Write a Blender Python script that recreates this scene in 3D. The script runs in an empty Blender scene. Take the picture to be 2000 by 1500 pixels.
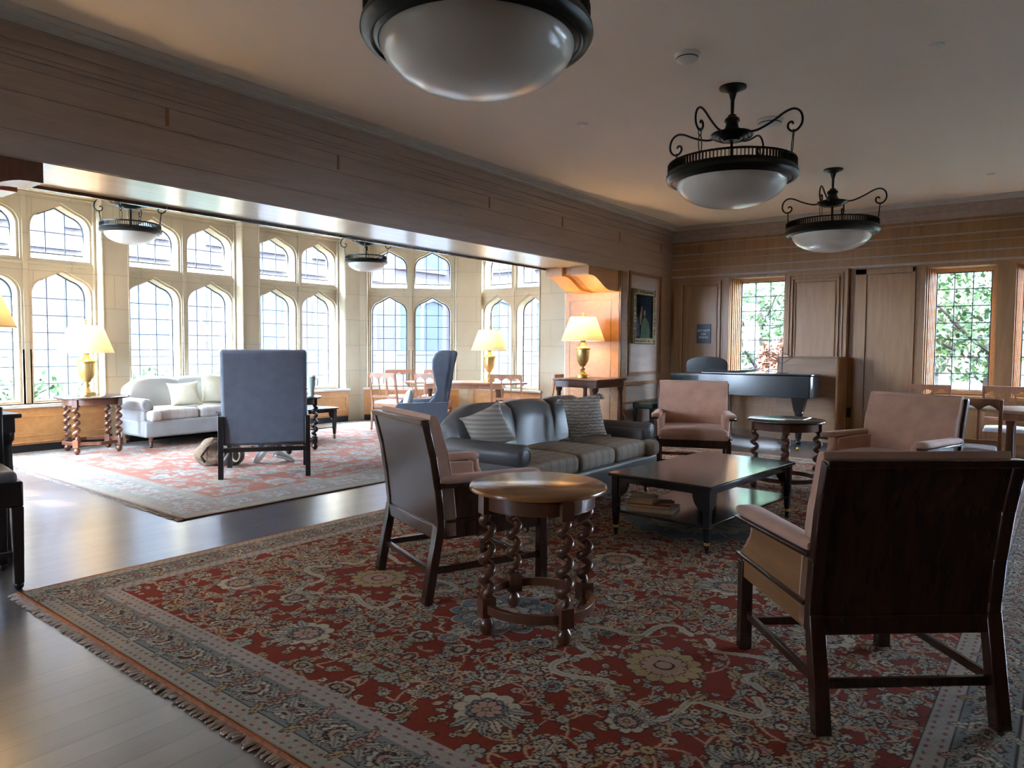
import bpy, bmesh, math, random
import numpy as np
from mathutils import Vector, Matrix, Euler
from mathutils.geometry import tessellate_polygon
random.seed(7); rng=np.random.default_rng(11)
PI=math.pi
S=bpy.context.scene; C=S.collection
# ------------------------------------------------------------------ camera, world, sun, exposure
YAW,PITCH,ROLL=0.64892218,0.05077862,0.0067481
cam=bpy.data.cameras.new('camera'); co=bpy.data.objects.new('camera',cam); C.objects.link(co)
cam.sensor_width=36; cam.lens=1387/2000*36; cam.clip_end=300
fw=Vector((-math.sin(YAW)*math.cos(PITCH),math.cos(YAW)*math.cos(PITCH),-math.sin(PITCH)))
rt=Vector((math.cos(YAW),math.sin(YAW),0)); upv=rt.cross(fw)
rt2=math.cos(ROLL)*rt+math.sin(ROLL)*upv; up2=-math.sin(ROLL)*rt+math.cos(ROLL)*upv
co.matrix_world=Matrix(((rt2.x,up2.x,-fw.x,0),(rt2.y,up2.y,-fw.y,0),(rt2.z,up2.z,-fw.z,1.35),(0,0,0,1)))
S.camera=co
S.view_settings.view_transform='Standard'; S.view_settings.look='None'; S.view_settings.gamma=1
S.view_settings.use_curve_mapping=False
S.view_settings.exposure=3.02
w=bpy.data.worlds.new('world'); S.world=w; w.use_nodes=True
bg=w.node_tree.nodes['Background']; bg.inputs[0].default_value=(0.68,0.83,1.0,1); bg.inputs[1].default_value=15.5
sun=bpy.data.lights.new('sun','SUN'); sun.energy=8; sun.angle=0.01; sun.color=(1,0.93,0.80)
so=bpy.data.objects.new('sun',sun); C.objects.link(so)
so.rotation_euler=Vector((0.36,0.85,-1.2)).to_track_quat('-Z','Y').to_euler()
def portal(name,loc,direction,sx,sz):
    l=bpy.data.lights.new(name,'AREA'); l.shape='RECTANGLE'; l.size=sx; l.size_y=sz; l.cycles.is_portal=True
    o=bpy.data.objects.new(name,l); C.objects.link(o); o.location=loc
    o.rotation_euler=Vector(direction).to_track_quat('-Z','Z').to_euler()
# daylight portals in the window openings (sampling guides for the sky, they give no light of their own)
portal('window_portal_bay',(-10.66,5.5,1.9),(1,0,0),6.0,2.8)
portal('window_portal_corner',(-9.75,9.85,1.9),(.7071,-.7071,0),1.9,2.8)
portal('window_portal_side',(-7.9,10.76,1.9),(0,-1,0),1.6,2.8)
portal('window_portal_back',(-3.55,11.42,1.6),(0,-1,0),.7,1.8)
portal('window_portal_back_right',(-.2,11.42,1.6),(0,-1,0),2.4,1.8)
portal('window_portal_back_far',(3.9,11.42,1.6),(0,-1,0),4.6,1.8)  # guide for the unseen windows added at far right

portal('window_portal_front',(-4.65,-2.62,1.75),(0,1,0),.7,1.1)  # guide for the fill window added behind the camera

# ------------------------------------------------------------------ helpers
class MB:
    def __init__(s): s.v=[];s.f=[];s.M=Matrix.Identity(4)
    def add(s,vs,fs,M=None):
        n=len(s.v); T=s.M if M is None else s.M@M
        s.v+=[tuple(T@Vector(p)) for p in vs]; s.f+=[tuple(n+i for i in f) for f in fs]; return s
    def box(s,x0,x1,y0,y1,z0,z1,M=None):
        v=[(x,y,z) for z in (z0,z1) for y in (y0,y1) for x in (x0,x1)]
        return s.add(v,[(0,2,3,1),(4,5,7,6),(0,1,5,4),(2,6,7,3),(0,4,6,2),(1,3,7,5)],M)
    def bar(s,p0,p1,w,h,up=(0,0,1),w1=None,h1=None):
        p0,p1=Vector(p0),Vector(p1); d=(p1-p0).normalized(); u=Vector(up)
        if abs(d.dot(u))>.98: u=Vector((0,1,0))
        a=d.cross(u).normalized(); b=a.cross(d).normalized()
        w1=w if w1 is None else w1; h1=h if h1 is None else h1
        vs=[]
        for p,ww,hh in((p0,w,h),(p1,w1,h1)):
            for i,j in((-1,-1),(1,-1),(1,1),(-1,1)): vs.append(p+a*i*ww/2+b*j*hh/2)
        return s.add(vs,[(3,2,1,0),(4,5,6,7),(0,1,5,4),(1,2,6,5),(2,3,7,6),(3,0,4,7)])
    def lathe(s,prof,n=24,M=None,cap=True):
        vs=[];fs=[]
        for r,z in prof:
            for k in range(n): a=2*PI*k/n; vs.append((r*math.cos(a),r*math.sin(a),z))
        for i in range(len(prof)-1):
            for k in range(n):
                k2=(k+1)%n; fs.append((i*n+k,i*n+k2,(i+1)*n+k2,(i+1)*n+k))
        if cap:
            if prof[0][0]>1e-4: fs.append(tuple(reversed(range(n))))
            if prof[-1][0]>1e-4: fs.append(tuple((len(prof)-1)*n+k for k in range(n)))
        return s.add(vs,fs,M)
    def tube(s,pts,r,n=8,M=None,closed=False,sx=1,sy=1):
        pts=[Vector(p) for p in pts]; m=len(pts); vs=[];fs=[]
        rr=r if hasattr(r,'__len__') else [r]*m
        t=(pts[1]-pts[0]).normalized(); u=Vector((0,0,1)) if abs(t.z)<.9 else Vector((1,0,0))
        a=t.cross(u).normalized()
        for i in range(m):
            if closed: t=(pts[(i+1)%m]-pts[i-1]).normalized()
            else: t=(pts[min(i+1,m-1)]-pts[max(i-1,0)]).normalized()
            a=(a-t*a.dot(t)).normalized(); b=t.cross(a)
            for k in range(n):
                q=2*PI*k/n; vs.append(pts[i]+(a*math.cos(q)*sx+b*math.sin(q)*sy)*rr[i])
        for i in range(m if closed else m-1):
            j=(i+1)%m
            for k in range(n):
                k2=(k+1)%n; fs.append((i*n+k,i*n+k2,j*n+k2,j*n+k))
        if not closed: fs+= [tuple(reversed(range(n))),tuple((m-1)*n+k for k in range(n))]
        return s.add(vs,fs,M)
    def prism(s,poly,d0,d1,ax=2,M=None,holes=()):
        """poly in a plane, extruded d0..d1 along ax; (a,b)->ax=2:(a,b,d) ax=1:(a,d,b) ax=0:(d,a,b)"""
        loops=[list(poly)]+[list(h) for h in holes]
        fl=[p for l in loops for p in l]
        mk=(lambda p,d:(p[0],p[1],d)) if ax==2 else (lambda p,d:(p[0],d,p[1])) if ax==1 else (lambda p,d:(d,p[0],p[1]))
        tr=tessellate_polygon([[Vector((p[0],p[1],0)) for p in l] for l in loops])
        n=len(fl); vs=[mk(p,d0) for p in fl]+[mk(p,d1) for p in fl]; fs=[]
        for t in tr:
            fs.append(tuple(t)); fs.append(tuple(n+i for i in reversed(t)))
        o=0
        for l in loops:
            m=len(l)
            for i in range(m): j=(i+1)%m; fs.append((o+i,o+j,n+o+j,n+o+i))
            o+=m
        return s.add(vs,fs,M)
    def rbox(s,cx,cy,cz,sx,sy,sz,r=.03,p=0,seg=4,M=None,bulge=0):
        """soft cushion box: rounded edges, optional bulge on top"""
        n=10+2*seg
        def prof(L):
            h=L/2; a=[-h+r*(1-math.cos(PI/2*i/seg)) for i in range(seg)]
            mid=[-h+r+(L-2*r)*i/10 for i in range(11)]
            return a+mid+[-x for x in reversed(a)]
        X,Y,Z=prof(sx),prof(sy),prof(sz); vid={}; vs=[];fs=[]
        def P(i,j,k):
            key=(i,j,k)
            if key in vid: return vid[key]
            x,y,z=X[i],Y[j],Z[k]
            c=Vector((max(-sx/2+r,min(sx/2-r,x)),max(-sy/2+r,min(sy/2-r,y)),max(-sz/2+r,min(sz/2-r,z))))
            q=Vector((x,y,z))-c
            if q.length>1e-9: q=q.normalized()*r
            else: q=Vector((0,0,0))
            v=c+q
            if bulge:
                bx=max(0,1-(2*v.x/sx)**2); by=max(0,1-(2*v.y/sy)**2)
                v.z+=bulge*(bx*by)**.5*(1 if v.z>0 else -.25)
            vs.append((v.x+cx,v.y+cy,v.z+cz)); vid[key]=len(vs)-1; return vid[key]
        m=len(X)-1
        for i in range(m):
            for j in range(m):
                fs.append((P(i,j,m),P(i+1,j,m),P(i+1,j+1,m),P(i,j+1,m))); fs.append((P(i,j,0),P(i,j+1,0),P(i+1,j+1,0),P(i+1,j,0)))
                fs.append((P(i,0,j),P(i+1,0,j),P(i+1,0,j+1),P(i,0,j+1))); fs.append((P(i,m,j),P(i,m,j+1),P(i+1,m,j+1),P(i+1,m,j)))
                fs.append((P(0,i,j),P(0,i,j+1),P(0,i+1,j+1),P(0,i+1,j))); fs.append((P(m,i,j),P(m,i+1,j),P(m,i+1,j+1),P(m,i,j+1)))
        return s.add(vs,fs,M)
    def pillow(s,sx,sz,th,M=None,n=18,corner=.12):
        """throw pillow in the xz plane, thickness along y, pinched corners"""
        vs=[];fs=[]
        for sd in(-1,1):
            for i in range(n+1):
                for j in range(n+1):
                    u=2*i/n-1; v=2*j/n-1
                    pinch=1-corner*(1-(1-abs(u)**2.5)*.0)*(1-abs(v)**3)*abs(u)**3; pinch2=1-corner*(1-abs(u)**3)*abs(v)**3
                    h=((1-abs(u)**2.2)*(1-abs(v)**2.2))**.55
                    vs.append((u*sx/2*pinch,sd*th/2*h,v*sz/2*pinch2))
        N=(n+1)**2
        for sd in(0,1):
            for i in range(n):
                for j in range(n):
                    a=sd*N+i*(n+1)+j; q=(a,a+1,a+n+2,a+n+1); fs.append(q if sd else tuple(reversed(q)))
        return s.add(vs,fs,M)
    def build(s,name,mat,parent=None,smooth=True,bevel=0,seg=2,sub=0,loc=None,merge=False,ang=35):
        me=bpy.data.meshes.new(name); me.from_pydata(s.v,[],s.f); me.update()
        if merge or sub:
            bm=bmesh.new(); bm.from_mesh(me); bmesh.ops.remove_doubles(bm,verts=bm.verts,dist=1e-5); bm.to_mesh(me); bm.free()
        bm=bmesh.new(); bm.from_mesh(me); bmesh.ops.recalc_face_normals(bm,faces=bm.faces); bm.to_mesh(me); bm.free()
        me.materials.append(mat)
        o=bpy.data.objects.new(name,me); C.objects.link(o)
        if parent is not None: o.parent=parent
        if loc: o.location=loc
        if bevel:
            b=o.modifiers.new('bevel','BEVEL'); b.width=bevel; b.segments=seg; b.limit_method='ANGLE'; b.angle_limit=math.radians(40)
        if sub:
            b=o.modifiers.new('sub','SUBSURF'); b.levels=sub; b.render_levels=sub
        if smooth:
            me.polygons.foreach_set('use_smooth',[True]*len(me.polygons))
            try: me.set_sharp_from_angle(angle=math.radians(ang))
            except Exception: pass
        return o
def tag(o,label=None,cat=None,group=None,kind=None):
    if label: o['label']=label
    if cat: o['category']=cat
    if group: o['group']=group
    if kind: o['kind']=kind
    return o
def thing(name,label,cat,loc=(0,0,0),rz=0,group=None):
    o=bpy.data.objects.new(name,None); C.objects.link(o); o.location=loc; o.rotation_euler=(0,0,rz); o.empty_display_size=.1
    return tag(o,label,cat,group)
def struct(mb,name,mat,parent=None,**k):
    o=mb.build(name,mat,parent,**k)
    if parent is None: o['kind']='structure'
    return o
def copy_tree(o,parent=None):
    c=o.copy(); C.objects.link(c)
    if parent is not None: c.parent=parent
    for ch in [x for x in bpy.data.objects if x.parent==o]: copy_tree(ch,c)
    return c
def dup(root,loc,rz,label,group=None,scale=None):
    c=copy_tree(root); c.location=loc; c.rotation_euler=(0,0,rz); c['label']=label
    if group: c['group']=group
    if scale: c.scale=scale
    return c
def T(x=0,y=0,z=0,rx=0,ry=0,rz=0): return Matrix.Translation((x,y,z))@Euler((rx,ry,rz)).to_matrix().to_4x4()
def heading(fx,fy): return math.atan2(-fx,fy)     # rotation that turns local +Y towards (fx,fy)

# ------------------------------------------------------------------ materials
def new_mat(name):
    m=bpy.data.materials.new(name); m.use_nodes=True; nt=m.node_tree; return m,nt,nt.nodes,nt.links,nt.nodes['Principled BSDF']
def plain(name,col,rough=.5,metal=0,noise=0,scale=20,bump=0,spec=.5,bscale=None,sheen=0):
    m,nt,N,L,b=new_mat(name); b.inputs['Roughness'].default_value=rough; b.inputs['Metallic'].default_value=metal
    b.inputs['Specular IOR Level'].default_value=spec
    if sheen: b.inputs['Sheen Weight'].default_value=sheen
    tc=N.new('ShaderNodeTexCoord'); nz=N.new('ShaderNodeTexNoise'); nz.inputs['Scale'].default_value=scale; nz.inputs['Detail'].default_value=4
    L.new(tc.outputs['Object'],nz.inputs['Vector'])
    rp=N.new('ShaderNodeValToRGB'); L.new(nz.outputs['Fac'],rp.inputs[0])
    k=noise
    rp.color_ramp.elements[0].position=.3; rp.color_ramp.elements[1].position=.7
    rp.color_ramp.elements[0].color=[c*(1-k) for c in col]+[1]; rp.color_ramp.elements[1].color=[min(1,c*(1+k)) for c in col]+[1]
    L.new(rp.outputs[0],b.inputs['Base Color'])
    if bump:
        n2=N.new('ShaderNodeTexNoise'); n2.inputs['Scale'].default_value=bscale or scale*4; L.new(tc.outputs['Object'],n2.inputs['Vector'])
        bp=N.new('ShaderNodeBump'); bp.inputs['Strength'].default_value=bump; bp.inputs['Distance'].default_value=.01
        L.new(n2.outputs['Fac'],bp.inputs['Height']); L.new(bp.outputs[0],b.inputs['Normal'])
    return m
def wood(name,c0,c1,rough=.35,stretch=(6,6,.6),scale=3,spec=.5,coat=0,bump=.08):
    m,nt,N,L,b=new_mat(name); b.inputs['Roughness'].default_value=rough; b.inputs['Specular IOR Level'].default_value=spec
    b.inputs['Coat Weight'].default_value=coat; b.inputs['Coat Roughness'].default_value=.15
    tc=N.new('ShaderNodeTexCoord'); mp=N.new('ShaderNodeMapping'); mp.inputs['Scale'].default_value=stretch
    L.new(tc.outputs['Object'],mp.inputs[0])
    nz=N.new('ShaderNodeTexNoise'); nz.inputs['Scale'].default_value=scale; nz.inputs['Detail'].default_value=8; nz.inputs['Roughness'].default_value=.65; nz.inputs['Distortion'].default_value=.4
    L.new(mp.outputs[0],nz.inputs['Vector'])
    rp=N.new('ShaderNodeValToRGB'); rp.color_ramp.elements[0].position=.32; rp.color_ramp.elements[1].position=.68
    rp.color_ramp.elements[0].color=list(c0)+[1]; rp.color_ramp.elements[1].color=list(c1)+[1]
    L.new(nz.outputs['Fac'],rp.inputs[0]); L.new(rp.outputs[0],b.inputs['Base Color'])
    bp=N.new('ShaderNodeBump'); bp.inputs['Strength'].default_value=bump; bp.inputs['Distance'].default_value=.004
    L.new(nz.outputs['Fac'],bp.inputs['Height']); L.new(bp.outputs[0],b.inputs['Normal'])
    return m
M={}
M['ceiling']=plain('ceiling_plaster',(.88,.77,.655),.75,noise=.02,scale=1.2,bump=.03)
M['plaster_white']=plain('white_plaster',(.60,.57,.52),.6,noise=.03,scale=3)
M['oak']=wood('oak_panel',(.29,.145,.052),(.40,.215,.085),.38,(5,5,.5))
M['oak_h']=wood('oak_panel_horizontal',(.38,.29,.24),(.47,.37,.31),.36,(5,.5,6))  # oak greyed and lightened: haze over the beam put into the colour
M['oak_x']=wood('oak_panel_cross',(.22,.11,.046),(.31,.165,.07),.4,(.5,5,6))
M['soffit']=wood('varnished_pale_oak',(.36,.28,.2),(.46,.37,.28),.3,(5,.5,6),coat=.5,bump=.02)  # paler than the other oak: window sheen put into the colour, besides varnish
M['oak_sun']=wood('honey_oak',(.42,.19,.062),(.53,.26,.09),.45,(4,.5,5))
M['walnut']=wood('dark_walnut',(.026,.010,.006),(.058,.022,.012),.22,(5,5,.7),3.5,coat=.3)
M['walnut_side']=wood('walnut_side',(.26,.12,.045),(.38,.18,.07),.42,(5,.8,5),3)  # walnut made lighter: light on the armchair's side put into the colour
M['mahogany']=wood('mahogany',(.085,.028,.014),(.15,.055,.026),.3,(5,5,.7),3.5,coat=.2)
M['tabletop']=wood('oval_top_wood',(.20,.075,.022),(.33,.13,.04),.22,(1.2,7,3),3,coat=.4)
M['chairwood']=wood('dining_chair_wood',(.30,.13,.07),(.42,.20,.11),.35,(5,5,.7),3.5)
M['ebony']=wood('ebony_lacquer',(.006,.008,.010),(.014,.016,.020),.14,(5,5,.7),3.5,coat=.6,bump=.02)
M['darkwood']=wood('very_dark_wood',(.008,.006,.006),(.02,.013,.011),.3,(5,5,.7),3.5)
M['iron']=plain('blackened_iron',(.012,.014,.012),.34,.6,noise=.3,scale=30)
M['gold']=plain('gilt_brass',(.55,.38,.13),.32,.75,noise=.2,scale=8,bump=.1)
M['lead']=plain('window_lead',(.03,.04,.06),.5)
M['ppink']=plain('salmon_velvet',(.58,.32,.215),.75,noise=.14,scale=7,bump=.12,bscale=500,sheen=.35)
M['piping']=plain('pale_piping',(.66,.44,.33),.7)
M['leather']=plain('grey_blue_leather',(.135,.13,.132),.36,noise=.12,scale=4,bump=.12,bscale=160)
M['leather_lt']=plain('pale_grey_leather',(.33,.33,.32),.4,noise=.08,scale=4,bump=.1,bscale=160)
M['slate']=plain('slate_blue_fabric',(.10,.105,.13),.85,noise=.1,scale=12,bump=.15,bscale=400,sheen=.2)
M['cream']=plain('cream_linen',(.72,.67,.50),.85,noise=.08,scale=8,bump=.25,bscale=60)
M['black']=plain('matte_black',(.008,.008,.009),.6)
M['white']=plain('white_plastic',(.75,.75,.72),.4)
M['seatpad']=plain('pale_seat_pad',(.60,.60,.66),.8,noise=.1,scale=10)
M['skin']=plain('skin',(.45,.27,.2),.55)
M['navy']=plain('navy_cloth',(.03,.035,.06),.85,noise=.15,scale=14,bump=.2)
M['shoe']=plain('white_sneaker',(.60,.62,.66),.6,noise=.06,scale=20)
M['shoe2']=plain('grey_sneaker',(.42,.42,.38),.7,noise=.1,scale=20)
M['canvas_tan']=plain('tan_canvas',(.17,.11,.065),.85,noise=.18,scale=16,bump=.35,bscale=50)
M['canvas_dk']=plain('dark_brown_canvas',(.10,.075,.06),.8,noise=.2,scale=12,bump=.3,bscale=50)
M['paper']=plain('book_pages',(.70,.60,.42),.8,noise=.05,scale=60)
M['bookred']=plain('book_cover_rust',(.42,.17,.07),.5,noise=.1)
M['bookgrey']=plain('book_cover_sand',(.50,.42,.30),.5,noise=.1)
M['sage']=plain('sage_enamel',(.32,.37,.33),.4)
M['greenbox']=plain('dark_green_vinyl',(.01,.03,.022),.4)
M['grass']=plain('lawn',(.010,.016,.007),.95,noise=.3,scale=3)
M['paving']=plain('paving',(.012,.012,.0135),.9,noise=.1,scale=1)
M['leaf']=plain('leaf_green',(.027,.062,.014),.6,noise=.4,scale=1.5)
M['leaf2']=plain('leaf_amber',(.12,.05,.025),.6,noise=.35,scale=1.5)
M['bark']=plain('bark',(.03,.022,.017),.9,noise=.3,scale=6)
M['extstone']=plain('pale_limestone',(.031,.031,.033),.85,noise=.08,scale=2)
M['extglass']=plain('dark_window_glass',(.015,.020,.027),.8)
def stone_mat():
    m,nt,N,L,b=new_mat('interior_limestone'); b.inputs['Roughness'].default_value=.7
    tc=N.new('ShaderNodeTexCoord'); sx=N.new('ShaderNodeSeparateXYZ'); L.new(tc.outputs['Object'],sx.inputs[0])
    cx=N.new('ShaderNodeCombineXYZ'); L.new(sx.outputs[0],cx.inputs[0]); L.new(sx.outputs[2],cx.inputs[1])
    br=N.new('ShaderNodeTexBrick'); br.inputs['Scale'].default_value=1; br.inputs['Brick Width'].default_value=.9; br.inputs['Row Height'].default_value=.46
    br.inputs['Mortar Size'].default_value=.004; br.inputs['Color1'].default_value=(.50,.42,.285,1); br.inputs['Color2'].default_value=(.53,.45,.315,1); br.inputs['Mortar'].default_value=(.36,.31,.225,1)
    L.new(cx.outputs[0],br.inputs['Vector'])
    nz=N.new('ShaderNodeTexNoise'); nz.inputs['Scale'].default_value=1.6; nz.inputs['Detail'].default_value=5; L.new(tc.outputs['Object'],nz.inputs['Vector'])
    mx=N.new('ShaderNodeMix'); mx.data_type='RGBA'; mx.blend_type='MULTIPLY'; mx.inputs['Factor'].default_value=.25
    L.new(br.outputs[0],mx.inputs[6]); L.new(nz.outputs['Fac'],mx.inputs[7]); L.new(mx.outputs[2],b.inputs['Base Color'])
    return m
M['stone']=stone_mat()
def brick_ext():
    m,nt,N,L,b=new_mat('red_brick'); b.inputs['Roughness'].default_value=.9
    tc=N.new('ShaderNodeTexCoord'); mp=N.new('ShaderNodeMapping'); mp.inputs['Rotation'].default_value=(PI/2,0,PI/2); L.new(tc.outputs['Object'],mp.inputs[0])
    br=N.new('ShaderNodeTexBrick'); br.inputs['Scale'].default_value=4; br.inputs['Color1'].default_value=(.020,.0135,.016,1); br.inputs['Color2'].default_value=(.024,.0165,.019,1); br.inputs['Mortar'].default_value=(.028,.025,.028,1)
    L.new(mp.outputs[0],br.inputs['Vector']); L.new(br.outputs[0],b.inputs['Base Color']); return m
M['brick']=brick_ext()
def floor_mat():
    m,nt,N,L,b=new_mat('dark_plank_floor')
    tc=N.new('ShaderNodeTexCoord'); mp=N.new('ShaderNodeMapping'); mp.inputs['Rotation'].default_value=(0,0,PI/2); L.new(tc.outputs['Object'],mp.inputs[0])
    br=N.new('ShaderNodeTexBrick'); br.offset=.37; br.inputs['Scale'].default_value=1; br.inputs['Brick Width'].default_value=1.5; br.inputs['Row Height'].default_value=.13; br.inputs['Mortar Size'].default_value=.0035
    br.inputs['Color1'].default_value=(.035,.022,.020,1); br.inputs['Color2'].default_value=(.060,.038,.033,1); br.inputs['Mortar'].default_value=(.01,.006,.005,1)
    L.new(mp.outputs[0],br.inputs['Vector'])
    mp2=N.new('ShaderNodeMapping'); mp2.inputs['Scale'].default_value=(9,.8,1); L.new(tc.outputs['Object'],mp2.inputs[0])
    nz=N.new('ShaderNodeTexNoise'); nz.inputs['Scale'].default_value=3; nz.inputs['Detail'].default_value=8; L.new(mp2.outputs[0],nz.inputs['Vector'])
    mx=N.new('ShaderNodeMix'); mx.data_type='RGBA'; mx.blend_type='OVERLAY'; mx.inputs['Factor'].default_value=.5
    L.new(br.outputs[0],mx.inputs[6]); L.new(nz.outputs['Fac'],mx.inputs[7]); L.new(mx.outputs[2],b.inputs['Base Color'])
    n3=N.new('ShaderNodeTexNoise'); n3.inputs['Scale'].default_value=1.7; n3.inputs['Detail'].default_value=6; L.new(tc.outputs['Object'],n3.inputs['Vector'])
    mr=N.new('ShaderNodeMapRange'); mr.inputs[3].default_value=.30; mr.inputs[4].default_value=.42; L.new(n3.outputs['Fac'],mr.inputs[0]); L.new(mr.outputs[0],b.inputs['Roughness'])
    b.inputs['Specular IOR Level'].default_value=.6; b.inputs['Coat Weight'].default_value=.85; b.inputs['Coat Roughness'].default_value=.22; b.inputs['Coat IOR'].default_value=1.9
    bp=N.new('ShaderNodeBump'); bp.inputs['Strength'].default_value=.15; bp.inputs['Distance'].default_value=.0015
    L.new(br.outputs['Fac'],bp.inputs['Height']); bp.invert=True
    b2=N.new('ShaderNodeBump'); b2.inputs['Strength'].default_value=.15; b2.inputs['Distance'].default_value=.004; L.new(nz.outputs['Fac'],b2.inputs['Height']); L.new(bp.outputs[0],b2.inputs['Normal'])
    L.new(b2.outputs[0],b.inputs['Normal']); L.new(b2.outputs[0],b.inputs['Coat Normal']); return m
M['floor']=floor_mat()
def glass_mat():
    m,nt,N,L,b=new_mat('clear_pane'); N.remove(b); out=N['Material Output']
    t=N.new('ShaderNodeBsdfTransparent'); t.inputs[0].default_value=(.93,.96,1,1); g=N.new('ShaderNodeBsdfGlossy'); g.inputs['Roughness'].default_value=.02
    mx=N.new('ShaderNodeMixShader'); mx.inputs[0].default_value=.05; L.new(t.outputs[0],mx.inputs[1]); L.new(g.outputs[0],mx.inputs[2]); L.new(mx.outputs[0],out.inputs[0]); return m
M['glass']=glass_mat()
def emit_mat(name,base,col,st,rough=.6,trans=0):
    m,nt,N,L,b=new_mat(name); b.inputs['Base Color'].default_value=list(base)+[1]; b.inputs['Roughness'].default_value=rough
    b.inputs['Emission Color'].default_value=list(col)+[1]; b.inputs['Emission Strength'].default_value=st; return m
def shade_mat():
    m,nt,N,L,b=new_mat('linen_lamp_shade'); out=N['Material Output']
    b.inputs['Base Color'].default_value=(.62,.56,.44,1); b.inputs['Roughness'].default_value=.8
    tr=N.new('ShaderNodeBsdfTranslucent'); tr.inputs[0].default_value=(.95,.84,.60,1)
    mx=N.new('ShaderNodeMixShader'); mx.inputs[0].default_value=.5; L.new(b.outputs[0],mx.inputs[1]); L.new(tr.outputs[0],mx.inputs[2]); L.new(mx.outputs[0],out.inputs[0]); return m
M['shade']=shade_mat()
def bowl_mat():
    m,nt,N,L,b=new_mat('opal_glass_bowl'); b.inputs['Base Color'].default_value=(.72,.70,.63,1); b.inputs['Roughness'].default_value=.22
    b.inputs['Subsurface Weight'].default_value=.0; return m
M['bowl']=bowl_mat()
def plaid(name,base,c2,c3,scale=9,wr=.8):
    m,nt,N,L,b=new_mat(name); b.inputs['Roughness'].default_value=wr
    tc=N.new('ShaderNodeTexCoord'); cols=None; last=None
    rgb=N.new('ShaderNodeRGB'); rgb.outputs[0].default_value=list(base)+[1]; last=rgb.outputs[0]
    for d,c,sc,th in(('X',c2,scale,.72),('Y',c2,scale,.72),('X',c3,scale*2.1,.86),('Y',c3,scale*2.1,.86)):
        wv=N.new('ShaderNodeTexWave'); wv.bands_direction=d; wv.inputs['Scale'].default_value=sc/6.28*2; L.new(tc.outputs['Object'],wv.inputs['Vector'])
        mt=N.new('ShaderNodeMath'); mt.operation='GREATER_THAN'; mt.inputs[1].default_value=th; L.new(wv.outputs['Fac'],mt.inputs[0])
        ml=N.new('ShaderNodeMath'); ml.operation='MULTIPLY'; ml.inputs[1].default_value=.42; L.new(mt.outputs[0],ml.inputs[0])
        mx=N.new('ShaderNodeMix'); mx.data_type='RGBA'; L.new(ml.outputs[0],mx.inputs['Factor']); L.new(last,mx.inputs[6]); mx.inputs[7].default_value=list(c)+[1]; last=mx.outputs[2]
    L.new(last,b.inputs['Base Color']); return m
M['plaid']=plaid('plaid_upholstery',(.40,.36,.29),(.22,.205,.18),(.42,.26,.18))
M['plaid_lt']=plaid('pale_plaid_upholstery',(.50,.48,.43),(.34,.33,.31),(.42,.34,.28))
def stripes(name,a,bc,sc,direction='Z',rough=.85,bump=.5,dist=.5):
    m,nt,N,L,b=new_mat(name); b.inputs['Roughness'].default_value=rough
    tc=N.new('ShaderNodeTexCoord'); wv=N.new('ShaderNodeTexWave'); wv.bands_direction=direction; wv.inputs['Scale'].default_value=sc; wv.inputs['Distortion'].default_value=dist; wv.inputs['Detail Scale'].default_value=3
    L.new(tc.outputs['Object'],wv.inputs['Vector']); rp=N.new('ShaderNodeValToRGB'); rp.color_ramp.elements[0].color=list(a)+[1]; rp.color_ramp.elements[1].color=list(bc)+[1]
    L.new(wv.outputs['Fac'],rp.inputs[0]); L.new(rp.outputs[0],b.inputs['Base Color'])
    bp=N.new('ShaderNodeBump'); bp.inputs['Strength'].default_value=bump; bp.inputs['Distance'].default_value=.01; L.new(wv.outputs['Fac'],bp.inputs['Height']); L.new(bp.outputs[0],b.inputs['Normal'])
    return m
M['pil_stripe']=stripes('striped_knit',(.40,.36,.30),(.62,.57,.49),9)
M['pil_tex']=stripes('chunky_weave',(.30,.25,.20),(.62,.55,.47),11,'Z',dist=4,bump=.9)
# ------------------------------------------------------------------ room shell
ZC=3.33; ZB=3.40
rect=lambda a:[(a[0],a[2]),(a[1],a[2]),(a[1],a[3]),(a[0],a[3])]
struct(MB().box(-10.9,6.5,-2.5,11.5,-.1,0),'floor',M['floor'],smooth=False)
struct(MB().box(-5.12,6.7,-2.7,11.5,ZC,ZC+.12),'ceiling',M['ceiling'],smooth=False)
struct(MB().prism([(-5.12,-2.7),(-5.12,11.5),(-6.2,11.5),(-6.2,10.74),(-8.85,10.74),(-10.64,8.95),(-10.64,2.1),(-8.85,.32),(-6.2,.32),(-6.2,-2.7)],ZB,ZB+.12),'ceiling_bay',M['plaster_white'],smooth=False)
# left wall: near pier, beam over the bay opening, far pier
wl=MB().box(-5.85,-5.1,.97,9.34,2.5,ZB)
wl.box(-6.045,-5.1,9.34,11.5,0,ZB).box(-6.045,-5.1,-2.7,.97,0,ZB)
struct(wl,'wall_left',M['oak_h'],smooth=False)
struct(MB().box(6.5,6.7,-2.7,11.5,0,ZC+.1),'wall_right',M['oak'],smooth=False)
F1=(-5.0,-4.3,1.2,2.3);F2=(-2.6,-1.2,.7,2.6);F3=(-.8,.6,.7,2.6)  # first one: unseen window added behind the camera as fill light
struct(MB().prism([(-6.1,0),(6.7,0),(6.7,3.45),(-6.1,3.45)],-2.7,-2.5,ax=1,holes=[rect(F1)]),'wall_front',M['oak'],smooth=False)
D=11.12
W1=(-4.09,-3.255,.76,2.472); W2=(-1.37,-.585,.76,2.472); W3=(-.39,.40,.76,2.472); W4=(1.7,2.5,.76,2.472);W5=(2.7,3.5,.76,2.472);W6=(4.3,5.1,.76,2.472);W7=(5.3,6.1,.76,2.472)  # last four unseen, added at far right to bring more daylight in
rect=lambda a:[(a[0],a[2]),(a[1],a[2]),(a[1],a[3]),(a[0],a[3])]
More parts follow.
